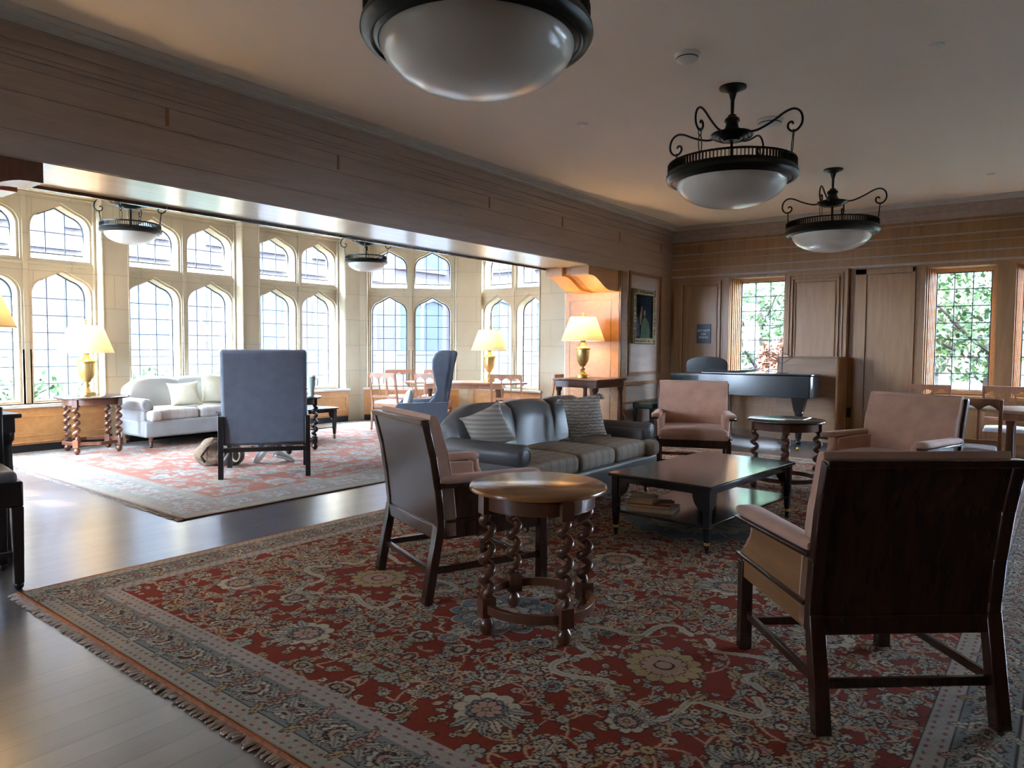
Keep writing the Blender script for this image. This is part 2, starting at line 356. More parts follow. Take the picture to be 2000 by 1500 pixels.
struct(MB().prism([(-5.2,0),(6.6,0),(6.6,3.4),(-5.2,3.4)],D,D+.36,ax=1,holes=[rect(W1),rect(W2),rect(W3),rect(W4),rect(W5),rect(W6),rect(W7)]),'wall_back',M['oak'],smooth=False)
tn=[0]
def trim(mb,mat,**k):
    tn[0]+=1; k.setdefault('smooth',False); return struct(mb,'trim_%d'%tn[0],mat,**k)
def pframe(mb,a0,a1,z0,z1,wd,th,plane,pos,sgn=1):
    """picture-frame moulding on a wall; plane 'y': wall at y=pos facing -y, 'x': wall at x=pos facing +x"""
    for (b0,b1,c0,c1) in ((a0,a1,z0,z0+wd),(a0,a1,z1-wd,z1),(a0,a0+wd,z0+wd,z1-wd),(a1-wd,a1,z0+wd,z1-wd)):
        if plane=='y': mb.box(b0,b1,pos-th,pos,c0,c1)
        else: mb.box(pos,pos+th,b0,b1,c0,c1)
    return mb
# crown and frieze on the left wall
mb=MB(); mb.box(-5.1,-5.04,-2.5,D,3.19,3.285).box(-5.1,-5.065,-2.5,D,3.13,3.19).box(-5.1,-5.08,-2.5,D,3.105,3.13)
for z0,z1,t in ((3.045,3.06,.014),(2.895,2.915,.014),(2.66,2.675,.01),(2.5,2.535,.012)): mb.box(-5.1,-5.1+t,.97 if z0<2.6 else -2.5,9.34 if z0<2.6 else D,z0,z1)
trim(mb,M['oak_h'])
mb=MB()
for y in (1.1,2.62,4.15,6.28,7.78,9.31,10.7): mb.box(-5.1,-5.094,y-.01,y+.012,2.915,3.045)
trim(mb,M['walnut_side'])
trim(MB().box(-5.1,-4.98,-2.5,D,3.285,3.305).box(-5.1,-4.955,-2.5,D,3.305,ZC).box(-4.955,-4.86,-2.5,D-.2,3.318,ZC),M['plaster_white'])
trim(MB().box(-5.1,6.5,D-.1,D,3.285,3.305).box(-5.1,6.5,D-.14,D,3.305,ZC).box(-4.86,4,D-.24,D-.14,3.318,ZC),M['plaster_white'])
# inner side of beam: bead and bay cornice
trim(MB().box(-5.848,-5.102,.972,9.338,2.494,2.501),M['soffit'])
trim(MB().box(-5.885,-5.85,.97,9.34,2.47,2.52),M['walnut'])
trim(MB().box(-5.93,-5.885,.97,9.34,2.50,2.56).box(-5.96,-5.85,.97,9.34,3.28,ZB),M['plaster_white'])
# far wall stretch beside the pier
mb=MB(); mb.box(-5.1,-5.085,9.34,9.37,0,2.5)
pframe(mb,9.62,10.72,.95,2.52,.045,.02,'x',-5.1); mb.box(-5.1,-5.075,9.36,D,.80,.85).box(-5.1,-5.085,9.36,D,.53,.55)
mb.box(-5.1,-5.08,9.36,D,0,.2)
trim(mb,M['oak_x'])
trim(MB().box(-5.102,-5.094,9.40,9.56,.2,2.5),M['walnut_side'])
# pier panel (faces the room opening)
mb=MB(); mb.box(-6.045,-5.1,9.33,9.34,2.19,2.5); pframe(mb,-5.97,-5.235,.12,2.08,.014,.014,'y',9.34); mb.box(-6.045,-5.1,9.31,9.34,0,.09)
trim(mb,M['oak'])
trim(MB().box(-6.06,-5.99,9.335,9.36,0,2.2),M['plaster_white'])
trim(MB().box(-6.04,-5.105,9.332,9.3395,.09,2.19),M['oak_sun'])  # sheet laid over the pier front, lamp glow put into its orange colour
# corbels under the beam ends
def corbel_profile(sg,y0):
    pts=[(y0,2.5),(y0+sg*.86,2.5),(y0+sg*.86,2.37),(y0+sg*.77,2.37)]
    for k in range(13):
        t=k/12; yy=.77-.50*t; zz=2.37-.175*(t*t*(3-2*t)); pts.append((y0+sg*yy,zz))
    pts+=[(y0,2.19)]
    return pts
for sg,y0 in ((-1,9.34),(1,.97)):
    mb=MB(); pr=corbel_profile(sg,y0)
    for x0,x1 in ((-5.40,-5.12),(-5.84,-5.56)):
        mb.prism(pr,x0,x1,ax=0)
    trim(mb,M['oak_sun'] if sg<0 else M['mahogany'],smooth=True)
    p2=[(y+(-sg)*.07,z+.03) for y,z in pr]; p2[0]=(y0,2.5); p2[-1]=(y0,2.2); p2[1]=(y0+sg*.8,2.5)
    trim(MB().prism(p2,-5.57,-5.39,ax=0),M['walnut_side'])
# ---- back wall mouldings
mb=MB(); mb.box(-5.1,6.5,D-.06,D,3.19,3.285).box(-5.1,6.5,D-.035,D,3.13,3.19).box(-5.1,6.5,D-.02,D,3.105,3.13)
for z0,z1,t in ((3.05,3.065,.014),(2.885,2.905,.014),(2.79,2.80,.01),(2.655,2.67,.014),(2.52,2.55,.02)): mb.box(-5.1,6.5,D-t,D,z0,z1)
trim(mb,M['oak_h'])
mb=MB()
for x in (-4.6,-3.04,-1.46,.12,1.7): mb.box(x-.04,x-.015,D-.012,D,2.905,3.05).box(x+.015,x+.04,D-.012,D,2.905,3.05)
mb.box(-2.345,-2.29,D-.004,D,0,2.5).box(-1.50,-1.475,D-.004,D,0,2.5)
trim(mb,M['walnut_side'])
mb=MB(); pframe(mb,-4.93,-4.24,.5,2.45,.05,.03,'y',D); pframe(mb,-4.87,-4.30,.56,2.39,.03,.015,'y',D)
mb.box(-2.27,-2.12,D-.03,D,0,2.5).box(-1.56,-1.51,D-.03,D,0,2.5).box(-2.27,-1.51,D-.03,D,2.42,2.5)
mb.box(-1.46,-1.39,D-.03,D,0,2.5)
mb.box(-4.20,-4.10,D-.03,D,0,2.5).box(-3.25,-3.20,D-.03,D,0,2.5)
trim(mb,M['oak'],bevel=.006,smooth=True)
mb=MB().box(-3.2,-2.345,D-.12,D,0,2.52); pframe(mb,-3.17,-2.40,1.0,2.47,.03,.02,'y',D-.12); pframe(mb,-3.12,-2.45,1.0,2.42,.03,.035,'y',D-.12); pframe(mb,-3.07,-2.50,1.0,2.36,.018,.02,'y',D-.12)
trim(mb,M['oak'],bevel=.006,smooth=True)
trim(MB().box(-5.1,6.5,D-.02,D,0,.16),M['oak_x'])
# radiator casing under the back window
mb=MB().box(-4.0,-3.17,D-.08,D,.10,.62).box(-4.0,-3.17,D-.10,D,.62,.66); pframe(mb,-3.97,-3.2,.13,.5,.02,.012,'y',D-.08)
trim(mb,M['oak'])
# back windows
wn=[0]
def lattice(mb,x0,x1,z0,z1,nx,nz,y,r=.006,M_=None):
    for i in range(1,nx): x=x0+(x1-x0)*i/nx; mb.bar((x,y,z0),(x,y,z1),r*2,r*2)
    for j in range(1,nz): z=z0+(z1-z0)*j/nz; mb.bar((x0,y,z),(x1,y,z),r*2,r*2)
for a,nz in ((W1,7),(W2,7),(W3,7),(W4,7),(W5,7),(W6,7),(W7,7)):
    wn[0]+=1; yf=D+.05; mb=MB()
    ml=.05 
    for k in range(5):   # stepped casing on the left reveal, seen edge on
        mb.box(a[0]-.0,a[0]+.02+.012*k,yf+.05*k,yf+.05*k+.035,a[2],a[3])
        mb.box(a[1]-.02-.012*k,a[1],yf+.05*k,yf+.05*k+.035,a[2],a[3])
    mb.box(a[0]+.0,a[0]+.07,D+.30,D+.34,a[2],a[3]).box(a[1]-.07,a[1],D+.30,D+.34,a[2],a[3])
    mb.box(a[0],a[1],D+.27,D+.34,a[2],a[2]+.05).box(a[0],a[1],D+.27,D+.34,a[3]-.05,a[3])
    mb.box(a[0]-.02,a[1]+.02,D-.03,D+.3,a[2]-.05,a[2])
    wo=struct(mb,'window_%d'%wn[0],M['oak_sun'])
    g0,g1=a[0]+.07,a[1]-.07
    fr=MB(); pframe(fr,g0,g1,a[2]+.05,a[3]-.05,.014,.02,'y',D+.315); lattice(fr,g0,g1,a[2]+.05,a[3]-.05,3,nz,D+.305)
    fr.build('lattice',M['lead'],wo,smooth=False)
    MB().box(g0,g1,D+.308,D+.312,a[2]+.05,a[3]-.05).build('pane',M['glass'],wo,smooth=False)
# ------------------------------------------------------------------ stone bay
def lancet(x0,x1,z0,zs,za,grow=0):
    x0-=grow;x1+=grow;z0-=grow;za+=grow*1.1; c=(x0+x1)/2;w=(x1-x0)/2;h=za-zs
    pts=[(x0,z0),(x1,z0)]
    R=[]
    for k in range(9):
        t=k/8; p0=(w,0);p1=(w,h*.55);p2=(w*.52,h*.70)
        R.append(((1-t)**2*p0[0]+2*t*(1-t)*p1[0]+t*t*p2[0],(1-t)**2*p0[1]+2*t*(1-t)*p1[1]+t*t*p2[1]))
    pts+=[(c+a,zs+b) for a,b in R]+[(c,za)]+[(c-a,zs+b) for a,b in reversed(R)]
    return pts
ZU=(2.46,2.85,3.165); ZL=(.63,1.98,2.31); RT=3.285
def facet(name,P,ang,Lg,recs,visible=True):
    Mx=Matrix.Translation((P[0],P[1],0))@Matrix.Rotation(ang,4,'Z')
    holes=[[(u0,.60),(u1,.60),(u1,RT),(u0,RT)] for u0,u1,_ in recs]
    mb=MB(); mb.M=Matrix.Identity(4)
    mb.prism([(0,0),(Lg,0),(Lg,ZB+.02),(0,ZB+.02)],-.23,0,ax=1,holes=holes)
    wo=struct(mb,name,M['stone'],smooth=False); wo.matrix_world=Mx
    # wooden dado, sill shelf and black kick space
    db=MB();sb=MB();kb=MB();bb=MB()
    for u0,u1,_ in recs:
        a,b=u0-.06,u1+.06
        db.box(a,b,-.25,-.225,.10,.56); pframe(db,a+.05,b-.05,.20,.46,.02,.008,'y',-.25); db.box(a,b,-.262,-.25,.12,.135)
        sb.box(a-.02,b+.02,-.285,.2,.56,.60)
        kb.box(a,b,-.24,-.228,.0,.10)
        # hollow moulding round the recess
        bb.box(u0-.024,u0-.003,-.245,-.22,.601,RT+.02).box(u1+.003,u1+.024,-.245,-.22,.601,RT+.02).box(u0-.024,u1+.024,-.245,-.22,RT+.003,RT+.024)
        bb.box(u0+.002,u0+.03,-.07,-.001,.601,RT-.002).box(u1-.03,u1-.002,-.07,-.001,.601,RT-.002).box(u0+.03,u1-.03,-.07,-.001,RT-.03,RT-.002)
    for m_,mt in ((db,M['oak_sun']),(sb,M['plaster_white']),(kb,M['black']),(bb,M['stone'])):
        t=trim(m_,mt,bevel=.006,smooth=True); t.matrix_world=Mx
    t=trim(MB().box(-.05,Lg+.05,-.30,-.22,3.33,ZB).box(-.05,Lg+.05,-.34,-.22,3.37,ZB),M['plaster_white']); t.matrix_world=Mx
    for u0,u1,ls in recs:
        wn[0]+=1; hs=[];hg=[]
        for l0,l1 in ls:
            for z in (ZU,ZL): hs.append(lancet(l0,l1,z[0],z[1],z[2])); hg.append(lancet(l0,l1,z[0],z[1],z[2],.028))
        e=.002; rc=[(u0+e,.60),(u1-e,.60),(u1-e,RT-e),(u0+e,RT-e)]
        mb=MB().prism(rc,.0,.24,ax=1,holes=hs)
        for l0,l1 in ls:   # weathered sloping sills
            mb.prism([(.0,ZU[0]-.01),(.21,ZU[0]-.01),(.21,ZU[0]+.10)],l0,l1,ax=0)
        w_=struct(mb,'window_%d'%wn[0],M['stone'],smooth=False); w_.matrix_world=Mx
        # front roll mouldings round each light, panel lines
        fm=MB(); fm.prism(rc,-.035,-.001,ax=1,holes=hg)
        um=(ls[0][1]+ls[1][0])/2
        fm.box(um-.028,um+.028,-.055,-.034,.60,RT-.03).box(u0+.03,u1-.03,-.05,-.034,2.375,2.41)
        fm.build('moulding',M['stone'],w_,bevel=.008,smooth=True)
        lt=MB();pn=MB()
        for l0,l1 in ls:
            g=.012
            for z,nz in ((ZU,0),(ZL,0)):
                z0=z[0]+(.10 if z is ZU else .0)
                lt.tube([(p[0],.19,p[1]) for p in lancet(l0+.01,l1-.01,z0,z[1],z[2]-.01)],.011,4,closed=True)
                pn.prism(lancet(l0,l1,z0,z[1],z[2]),.188,.192,ax=1)
                wq=(l1-l0)
                for i in (1,2):
                    x=l0+wq*i/3; ztop=z[1]+(z[2]-z[1])*.80
                    lt.bar((x,.185,z0),(x,.185,ztop),.010,.010)
                zz=z[1]-.02
                while zz>z0+.05: lt.bar((l0,.185,zz),(l1,.185,zz),.009,.009); zz-=.225
        lt.build('lattice',M['lead'],w_,smooth=False); pn.build('pane',M['glass'],w_,smooth=False)
    return wo
# long wall along x=-10.4; local x runs along +y
facet('wall_bay',(-10.4,2.21),PI/2,6.64,[(.39,2.09,[(.44,1.18),(1.34,2.04)]),(2.45,4.16,[(2.51,3.26),(3.40,4.12)]),(4.48,6.20,[(4.55,5.31),(5.45,6.16)])])
facet('wall_corner_far',(-10.4,8.85),PI/4,2.333,[(.23,1.86,[(.29,.955),(1.095,1.775)])])
facet('wall_side_far',(-8.75,10.5),0,2.75,[(.07,1.55,[(.12,.76),(.90,1.49)])])
facet('wall_corner_near',(-8.75,.56),PI*3/4,2.333,[(.47,2.10,[(.54,1.22),(1.36,2.04)])])
facet('wall_side_near',(-6.0,.56),PI,2.75,[(1.2,2.68,[(1.26,1.85),(1.99,2.63)])])

for a in (F1,):  # frame, lattice and pane of the added fill-light window
    wn[0]+=1; fr=MB(); pframe(fr,a[0],a[1],a[2],a[3],.06,.05,'y',-2.56)
    wo=struct(fr,'window_%d'%wn[0],M['oak_sun']); lt=MB(); lattice(lt,a[0],a[1],a[2],a[3],5,8,-2.6); lt.build('lattice',M['lead'],wo,smooth=False)
    MB().box(a[0],a[1],-2.605,-2.601,a[2],a[3]).build('pane',M['glass'],wo,smooth=False)
# ------------------------------------------------------------------ rugs: woven pattern painted into the pile colour
class Canvas:
    def __init__(s,w,h,res,base): s.res=res; s.nx=int(w/res)+2; s.ny=int(h/res)+2; s.a=np.empty((s.ny,s.nx,3)); s.a[:]=base
    def win(s,cx,cy,R):
        i0=max(0,int((cx-R)/s.res)); i1=min(s.nx,int((cx+R)/s.res)+2); j0=max(0,int((cy-R)/s.res)); j1=min(s.ny,int((cy+R)/s.res)+2)
        if i0>=i1 or j0>=j1: return None
        X,Y=np.meshgrid(np.arange(i0,i1)*s.res-cx,np.arange(j0,j1)*s.res-cy); return (slice(j0,j1),slice(i0,i1)),X,Y
    def flower(s,cx,cy,R,n,col,out,core,rot=0,depth=.3,inner=None):
        w=s.win(cx,cy,R*1.1)
        if w is None: return
        sl,X,Y=w; r=np.hypot(X,Y); th=np.arctan2(Y,X)-rot
        lobe=np.abs(np.cos(n*th/2))**.6; e=R*((1-depth)+depth*lobe); A=s.a[sl]
        A[r<e]=out; A[r<e-.007*min(1,R/.03)]=col
        if R>.035:
            A[(r<e*.86)&(r>e*.3)&(lobe<.28)]=out
            if inner is not None:
                e2=e*.62; A[r<e2]=out; A[r<e2-.006]=inner; A[(r<e2*.8)&(r>e2*.35)&(np.abs(np.cos(n*th/2+PI/2))<.3)]=col
        A[r<R*.26]=out; A[r<R*.19]=core
    def leaf(s,cx,cy,Lh,W,ang,col,out,curve=0.):
        w=s.win(cx,cy,Lh*1.1)
        if w is None: return
        sl,X,Y=w; u=(X*math.cos(ang)+Y*math.sin(ang))/Lh; v=(-X*math.sin(ang)+Y*math.cos(ang))/W-curve*u*u
        uu=np.clip(u,0,1); e=np.sin(PI*uu**.75)*(1+.18*np.cos(uu*26)); A=s.a[sl]; m=(u>0)&(u<1)
        A[m&(np.abs(v)<e)]=out; A[m&(np.abs(v)<e-.22)]=col; A[m&(np.abs(v)<.10)&(u<.8)]=out
    def stroke(s,pts,wd,col):
        for (x0,y0),(x1,y1) in zip(pts[:-1],pts[1:]):
            L=math.hypot(x1-x0,y1-y0); k=max(1,int(L/(s.res*.8)))
            for t in range(k):
                q=t/k; w=s.win(x0+(x1-x0)*q,y0+(y1-y0)*q,wd)
                if w is None: continue
                sl,X,Y=w; s.a[sl][np.hypot(X,Y)<wd/2+.001]=col
def palmette(c,x,y,R,ang,P):
    c.flower(x,y,R,9,P['beige'],P['dark'],P['red'],ang,.22,inner=P['blue'])
    for k in range(7):
        a=ang+(k-3)*.36; c.leaf(x+R*.55*math.cos(a),y+R*.55*math.sin(a),R*.85,R*.2,a,P['beige'] if k%2 else P['grey'],P['dark'])
    c.flower(x,y,R*.5,8,P['rose'],P['dark'],P['gold'],ang,.25)
def vine(c,x,y,a,turn,n,step,P,rs,R0=.035,dec=True):
    pts=[(x,y)]; 
    for k in range(n):
        a+=turn*(1+k*.018); x+=step*math.cos(a); y+=step*math.sin(a); pts.append((x,y))
    c.stroke(pts,.0075,P['vine'])
    if dec:
        for k in range(3,n,4):
            px,py=pts[k]; aa=math.atan2(pts[k][1]-pts[k-1][1],pts[k][0]-pts[k-1][0]); sd=1 if (k//4)%2 else -1
            q=rs.random(); ba=aa+sd*.9; ex,ey=px+.055*math.cos(ba),py+.055*math.sin(ba)
            c.stroke([(px,py),(ex,ey)],.006,P['vine'])
            if q<.45: c.flower(ex,ey,R0*rs.uniform(.7,1.1),6,rs.choice3(P),P['dark'],P['red'],rs.uniform(0,6),.35)
            elif q<.8: c.leaf(px,py,.085,.022,ba,rs.choice3(P),P['dark'],.5*sd)
            else: c.leaf(ex,ey,.07,.028,aa+sd*.4,P['grey'],P['dark'])
    return pts
class RS:
    def __init__(s,k): s.r=random.Random(k)
    def random(s): return s.r.random()
    def uniform(s,a,b): return s.r.uniform(a,b)
    def choice3(s,P): return s.r.choice([P['beige'],P['beige'],P['grey'],P['rose'],P['gold']])
def paint(Wd,Hd,res,P,style):
    w,h=Wd/2,Hd/2; rs=RS(5+style); c=Canvas(w,h,res,P['field'])
    FB=.40 if style==0 else .62
    pts=[]
    def ok(x,y,R): return all(math.hypot(x-a,y-b)>R+r for a,b,r in pts)
    fw_,fh=w-FB,h-FB
    big=[]
    if style==0: big=[(0,2.46,.26),(.90,2.5,.30),(0,0,.5),(fw_-.05,.9,.26),(.75,1.35,.2),(0,1.3,.22),(1.35,1.75,.17),(fw_*.55,.45,.2),(1.45,3.05,.16),(.55,3.25,.17),(1.0,3.0,.12),(.35,1.9,.12),(1.3,2.3,.10)]
    for b in big: pts.append(b)
    for _ in range(4000):
        R=rs.uniform(.045,.10) if style==0 else rs.uniform(.10,.2); x=rs.uniform(0,fw_); y=rs.uniform(0,fh)
        if ok(x,y,R*.9+.015): pts.append((x,y,R))
        if len(pts)>(165 if style==0 else 60): break
    for (x,y,R) in pts:
        for k in range(2 if style==0 else 1):
            vine(c,x,y,rs.uniform(0,6.3),rs.choice((-1,1))*rs.uniform(.10,.2) if hasattr(rs,'choice') else (1 if rs.random()<.5 else -1)*rs.uniform(.09,.17),int(rs.uniform(18,30)),.019 if style==0 else .03,P,rs,.034 if style==0 else .06)
    # scattered small blossoms and leaves to fill the ground
    for _ in range(900 if style==0 else 160):
        x=rs.uniform(0,fw_); y=rs.uniform(0,fh); q=rs.random(); sc=1 if style==0 else 1.9
        if q<.5: c.flower(x,y,rs.uniform(.013,.027)*sc,5,rs.choice3(P),P['dark'],P['red'],rs.uniform(0,6),.4)
        else: c.leaf(x,y,rs.uniform(.04,.075)*sc,.015*sc,rs.uniform(0,6.3),rs.choice3(P),P['dark'],rs.uniform(-.6,.6))
    for i,(x,y,R) in enumerate(pts):
        q=rs.random()
        if style==0 and i==0:
            c.flower(x,y,.285,12,P['beige'],P['dark'],P['gold'],0,.25); c.flower(x,y,.270,12,P['blue'],P['blue'],P['gold'],0,.25)
            for q_ in range(12):
                a_=q_*PI/6+.26; c.leaf(x+.12*math.cos(a_),y+.12*math.sin(a_),.12,.028,a_+.3,P['grey'] if q_%2 else P['beige'],P['dark'],.4); c.flower(x+.20*math.cos(a_+.26),y+.20*math.sin(a_+.26),.024,5,P['rose'],P['dark'],P['gold'],0,.3)
            c.flower(x,y,.14,10,P['grey'],P['dark'],P['red'],.2,.2,inner=P['rose'])
            for s_ in(-1,1):
                c.leaf(x,y+s_*.28,.16,.05,PI/2*s_,P['blue'],P['beige']); c.flower(x,y+s_*.40,.055,6,P['blue'],P['beige'],P['gold'],0,.3)
                for q_ in(-1,1): vine(c,x,y+s_*.3,s_*PI/2,q_*s_*.33,9,.025,dict(P,vine=P['beige']),rs,dec=False)
            continue
        if style==0 and i==1:
            c.flower(x,y,.17,14,P['gold'],P['dark'],P['rose'],.1,.2,inner=P['rose'])
            for k in range(4):   # scalloped cloud bands curling round the rosette
                cp=[]
                for t in range(60):
                    a=k*PI/2+.10+t/59*(PI/2-.2); u=t/59; rr=.39+.085*math.sin(u*3*PI+k*PI)*(1 if .1<u<.9 else .6); cp.append((x+rr*math.cos(a)*1.05,y+rr*math.sin(a)*.95))
                c.stroke(cp,.038,P['dark']); c.stroke(cp,.031,P['beige'])
                for t in range(0,60,3): c.flower(cp[t][0],cp[t][1],.020,5,P['beige'],P['beige'],P['beige'],t,.2)
                c.stroke(cp,.009,P['grey'])
            for k in range(6):
                a=k*PI/3+.5; c.leaf(x+.27*math.cos(a),y+.27*math.sin(a),.10,.03,a+1.2,P['gold'],P['dark'],.5)
            continue
        if style==0 and i==2:
            c.flower(x,y,.62,12,P['blue'],P['beige'],P['gold'],0,.2,inner=P['grey']); continue
        if R>.14 and style==0: palmette(c,x,y,R*.8,rs.uniform(0,6.3),P)
        elif q<.45: palmette(c,x,y,R*.72,rs.uniform(0,6.3),P)
        elif q<.8: c.flower(x,y,R*.66,10,rs.choice3(P),P['dark'],P['red'],rs.uniform(0,6),.3,inner=P['blue'])
        else: c.flower(x,y,R*.6,7,P['grey'],P['dark'],P['gold'],rs.uniform(0,6),.3)
    # ---- borders
    xs=np.arange(c.nx)*res; ys=np.arange(c.ny)*res; X,Y=np.meshgrid(xs,ys); e=np.minimum(w-X,h-Y); along=np.where(w-X<h-Y,Y,X)
    k=FB/.40; A=c.a
    bands=[(0,.022,P['edge']),(.022,.10*k,P['guard']),(.10*k,.105*k,P['dark']),(.105*k,.285*k,P['border']),(.285*k,.29*k,P['dark']),(.29*k,.37*k,P['guard2']),(.37*k,.375*k,P['dark'])]
    A[e<.375*k]=P['dark']
    for a,b,col in bands: A[(e>=a)&(e<b)]=col
    def dots(c0,per,rad,col,off=0):
        al=(along+off)%per-per/2; m=(np.abs(al)+np.abs(e-c0)*1.2)<rad; A[m]=col
    dots(.043,.045,.010,P['maroon']); dots(.080*k,.045,.011,P['maroon'],.02); dots(.062*k,.09,.016,P['rose'],.01)
    dots(.31*k,.05,.011,P['maroon']); dots(.35*k,.05,.011,P['maroon'],.025); dots(.33*k,.10,.019,P['grey'],.01)
    mid=.195*k; hw=.072*k
    def bpos(s_,off):  # position along the border mid line
        return [(w-mid+off,s_),(s_,h-mid+off)]
    s_=.0; i=0; per=.25*k
    while s_<max(w,h):
        for j,(x,y) in enumerate(bpos(s_,0)):
            if (j==0 and s_<h-mid*.6) or (j==1 and s_<w-mid*.6):
                an=0 if j==0 else PI/2
                if i%2==0: palmette(c,x,y,hw*.95,an+(0 if i%4 else PI),P)
                else: c.flower(x,y,hw*.8,8,P['rose'],P['dark'],P['gold'],0,.3,inner=P['maroon'])
                for q_ in(-1,1):
                    lx,ly=(x+q_*hw*.55,y+per*.5) if j==0 else (x+per*.5,y+q_*hw*.55)
                    c.flower(lx,ly,.026*k,5,rs.choice3(P),P['dark'],P['red'],0,.4)
                    c.leaf(lx,ly,.09*k,.026*k,(PI/2 if j==0 else 0)+q_*1.9+PI*(i%2),rs.choice3(P),P['dark'],.5*q_)
                    c.leaf(x,y,.12*k,.02*k,(PI/2 if j==0 else 0)+q_*.7,P['grey'],P['dark'],.3*q_)
        s_+=per*.5; i+=1
    return c
def rug_mat(name,rough=.95):
    m,nt,N,L,b=new_mat(name); b.inputs['Roughness'].default_value=rough; b.inputs['Specular IOR Level'].default_value=.15
    at=N.new('ShaderNodeAttribute'); at.attribute_name='weave'; tc=N.new('ShaderNodeTexCoord')
    nz=N.new('ShaderNodeTexNoise'); nz.inputs['Scale'].default_value=160; nz.inputs['Detail'].default_value=3; L.new(tc.outputs['Object'],nz.inputs['Vector'])
    n2=N.new('ShaderNodeTexNoise'); n2.inputs['Scale'].default_value=2.5; L.new(tc.outputs['Object'],n2.inputs['Vector'])
    mr=N.new('ShaderNodeMapRange'); mr.inputs[3].default_value=.62; mr.inputs[4].default_value=1.38; L.new(nz.outputs['Fac'],mr.inputs[0])
    mr2=N.new('ShaderNodeMapRange'); mr2.inputs[3].default_value=.8; mr2.inputs[4].default_value=1.2; L.new(n2.outputs['Fac'],mr2.inputs[0])
    mm=N.new('ShaderNodeMath'); mm.operation='MULTIPLY'; L.new(mr.outputs[0],mm.inputs[0]); L.new(mr2.outputs[0],mm.inputs[1])
    vm=N.new('ShaderNodeVectorMath'); vm.operation='SCALE'; L.new(at.outputs['Color'],vm.inputs[0]); L.new(mm.outputs[0],vm.inputs['Scale'])
    L.new(vm.outputs[0],b.inputs['Base Color'])
    bp=N.new('ShaderNodeBump'); bp.inputs['Strength'].default_value=.5; bp.inputs['Distance'].default_value=.004; L.new(nz.outputs['Fac'],bp.inputs['Height']); L.new(bp.outputs[0],b.inputs['Normal'])
    return m
def make_rug(name,label,Wd,Hd,P,style,ysplit,res,resfar,loc,rz,fringe):
    c=paint(Wd,Hd,.005 if style==0 else .012,P,style)
    xs=np.linspace(-Wd/2,Wd/2,int(Wd/res)); 
    ys=np.concatenate([np.arange(-Hd/2,ysplit,res),np.linspace(ysplit,Hd/2,int((Hd/2-ysplit)/resfar))])
    X,Y=np.meshgrid(xs,ys); nx,ny=len(xs),len(ys)
    fx=np.clip(np.abs(X)/c.res,0,c.nx-1.001); fy=np.clip(np.abs(Y)/c.res,0,c.ny-1.001); i=fx.astype(int); j=fy.astype(int)
    col=c.a[j,i]
    Z=np.full(X.shape,.010)+.0012*np.sin(X*3.1)*np.sin(Y*2.3)
    v=np.stack([X,Y,Z],-1).reshape(-1,3)
    me=bpy.data.meshes.new(name); me.vertices.add(nx*ny); me.vertices.foreach_set('co',v.ravel())
    a=(np.arange(ny-1)[:,None]*nx+np.arange(nx-1)[None,:]).ravel(); q=np.stack([a,a+1,a+nx+1,a+nx],-1)
    me.loops.add(q.size); me.loops.foreach_set('vertex_index',q.ravel()); me.polygons.add(len(q)); me.polygons.foreach_set('loop_start',np.arange(len(q))*4)
    try: me.polygons.foreach_set('loop_total',np.full(len(q),4))
    except Exception: pass
    at=me.color_attributes.new('weave','FLOAT_COLOR','POINT'); cc=np.ones((nx*ny,4)); cc[:,:3]=col.reshape(-1,3); at.data.foreach_set('color',cc.ravel())
    me.update(calc_edges=True); me.materials.append(rug_mat(name+'_pile'))
    root=thing(name,label,'rug',loc,rz)
    o=bpy.data.objects.new('pile',me); C.objects.link(o); o.parent=root
    e=MB(); e.box(-Wd/2-.004,Wd/2+.004,-Hd/2-.004,Hd/2+.004,.001,.0088)
    e.build('backing',plain(name+'_edge',P['edge'],.95,noise=.15,scale=40),root,smooth=False)
    bm_=plain(name+'_binding',P['edge'],.9,noise=.3,scale=60,bump=.5)
    for s_ in(-1,1): MB().tube([(-Wd/2,s_*Hd/2,.009),(0,s_*(Hd/2+.002),.009),(Wd/2,s_*Hd/2,.009)],.009,8).build('bound_edge',bm_,root)
    fr=MB(); r=random.Random(3)
    for s_ in (-1,1):
        x=-Wd/2
        while x<Wd/2:
            L=fringe*r.uniform(.75,1.1); dx=r.uniform(-.018,.018)
            fr.add([(x,s_*Hd/2,.008),(x+.013,s_*Hd/2,.008),(x+.011+dx,s_*(Hd/2+L),.004),(x+.003+dx,s_*(Hd/2+L),.004),(x+.0065,s_*(Hd/2+L*.35),.014),(x+.007+dx,s_*(Hd/2+L*.9),.009)],[(0,1,4),(1,2,5,4),(0,4,5,3),(2,3,5)])
            x+=.0145
    tag(fr.build('fringe',plain(name+'_fringe',P['fringe'],.95,noise=.25,scale=50),root,smooth=False),kind='stuff')
    return root
P1=dict(field=(.24,.036,.019),beige=(.52,.42,.30),dark=(.05,.026,.022),red=(.20,.03,.02),blue=(.15,.175,.185),grey=(.36,.325,.255),rose=(.45,.27,.20),gold=(.42,.29,.14),vine=(.50,.33,.19),
  edge=(.36,.12,.045),guard=(.37,.325,.25),guard2=(.40,.33,.28),border=(.215,.215,.195),maroon=(.22,.085,.07),fringe=(.68,.56,.47))
P2=dict(field=(.294,.119,.084),beige=(.322,.294,.245),dark=(.196,.154,.140),red=(.280,.098,.070),blue=(.19,.225,.25),grey=(.30,.285,.26),rose=(.322,.196,.154),gold=(.308,.252,.168),vine=(.350,.280,.224),
  edge=(.140,.070,.056),guard=(.25,.225,.175),guard2=(.25,.22,.18),border=(.21,.21,.195),maroon=(.231,.133,.119),fringe=(.385,.364,.322))
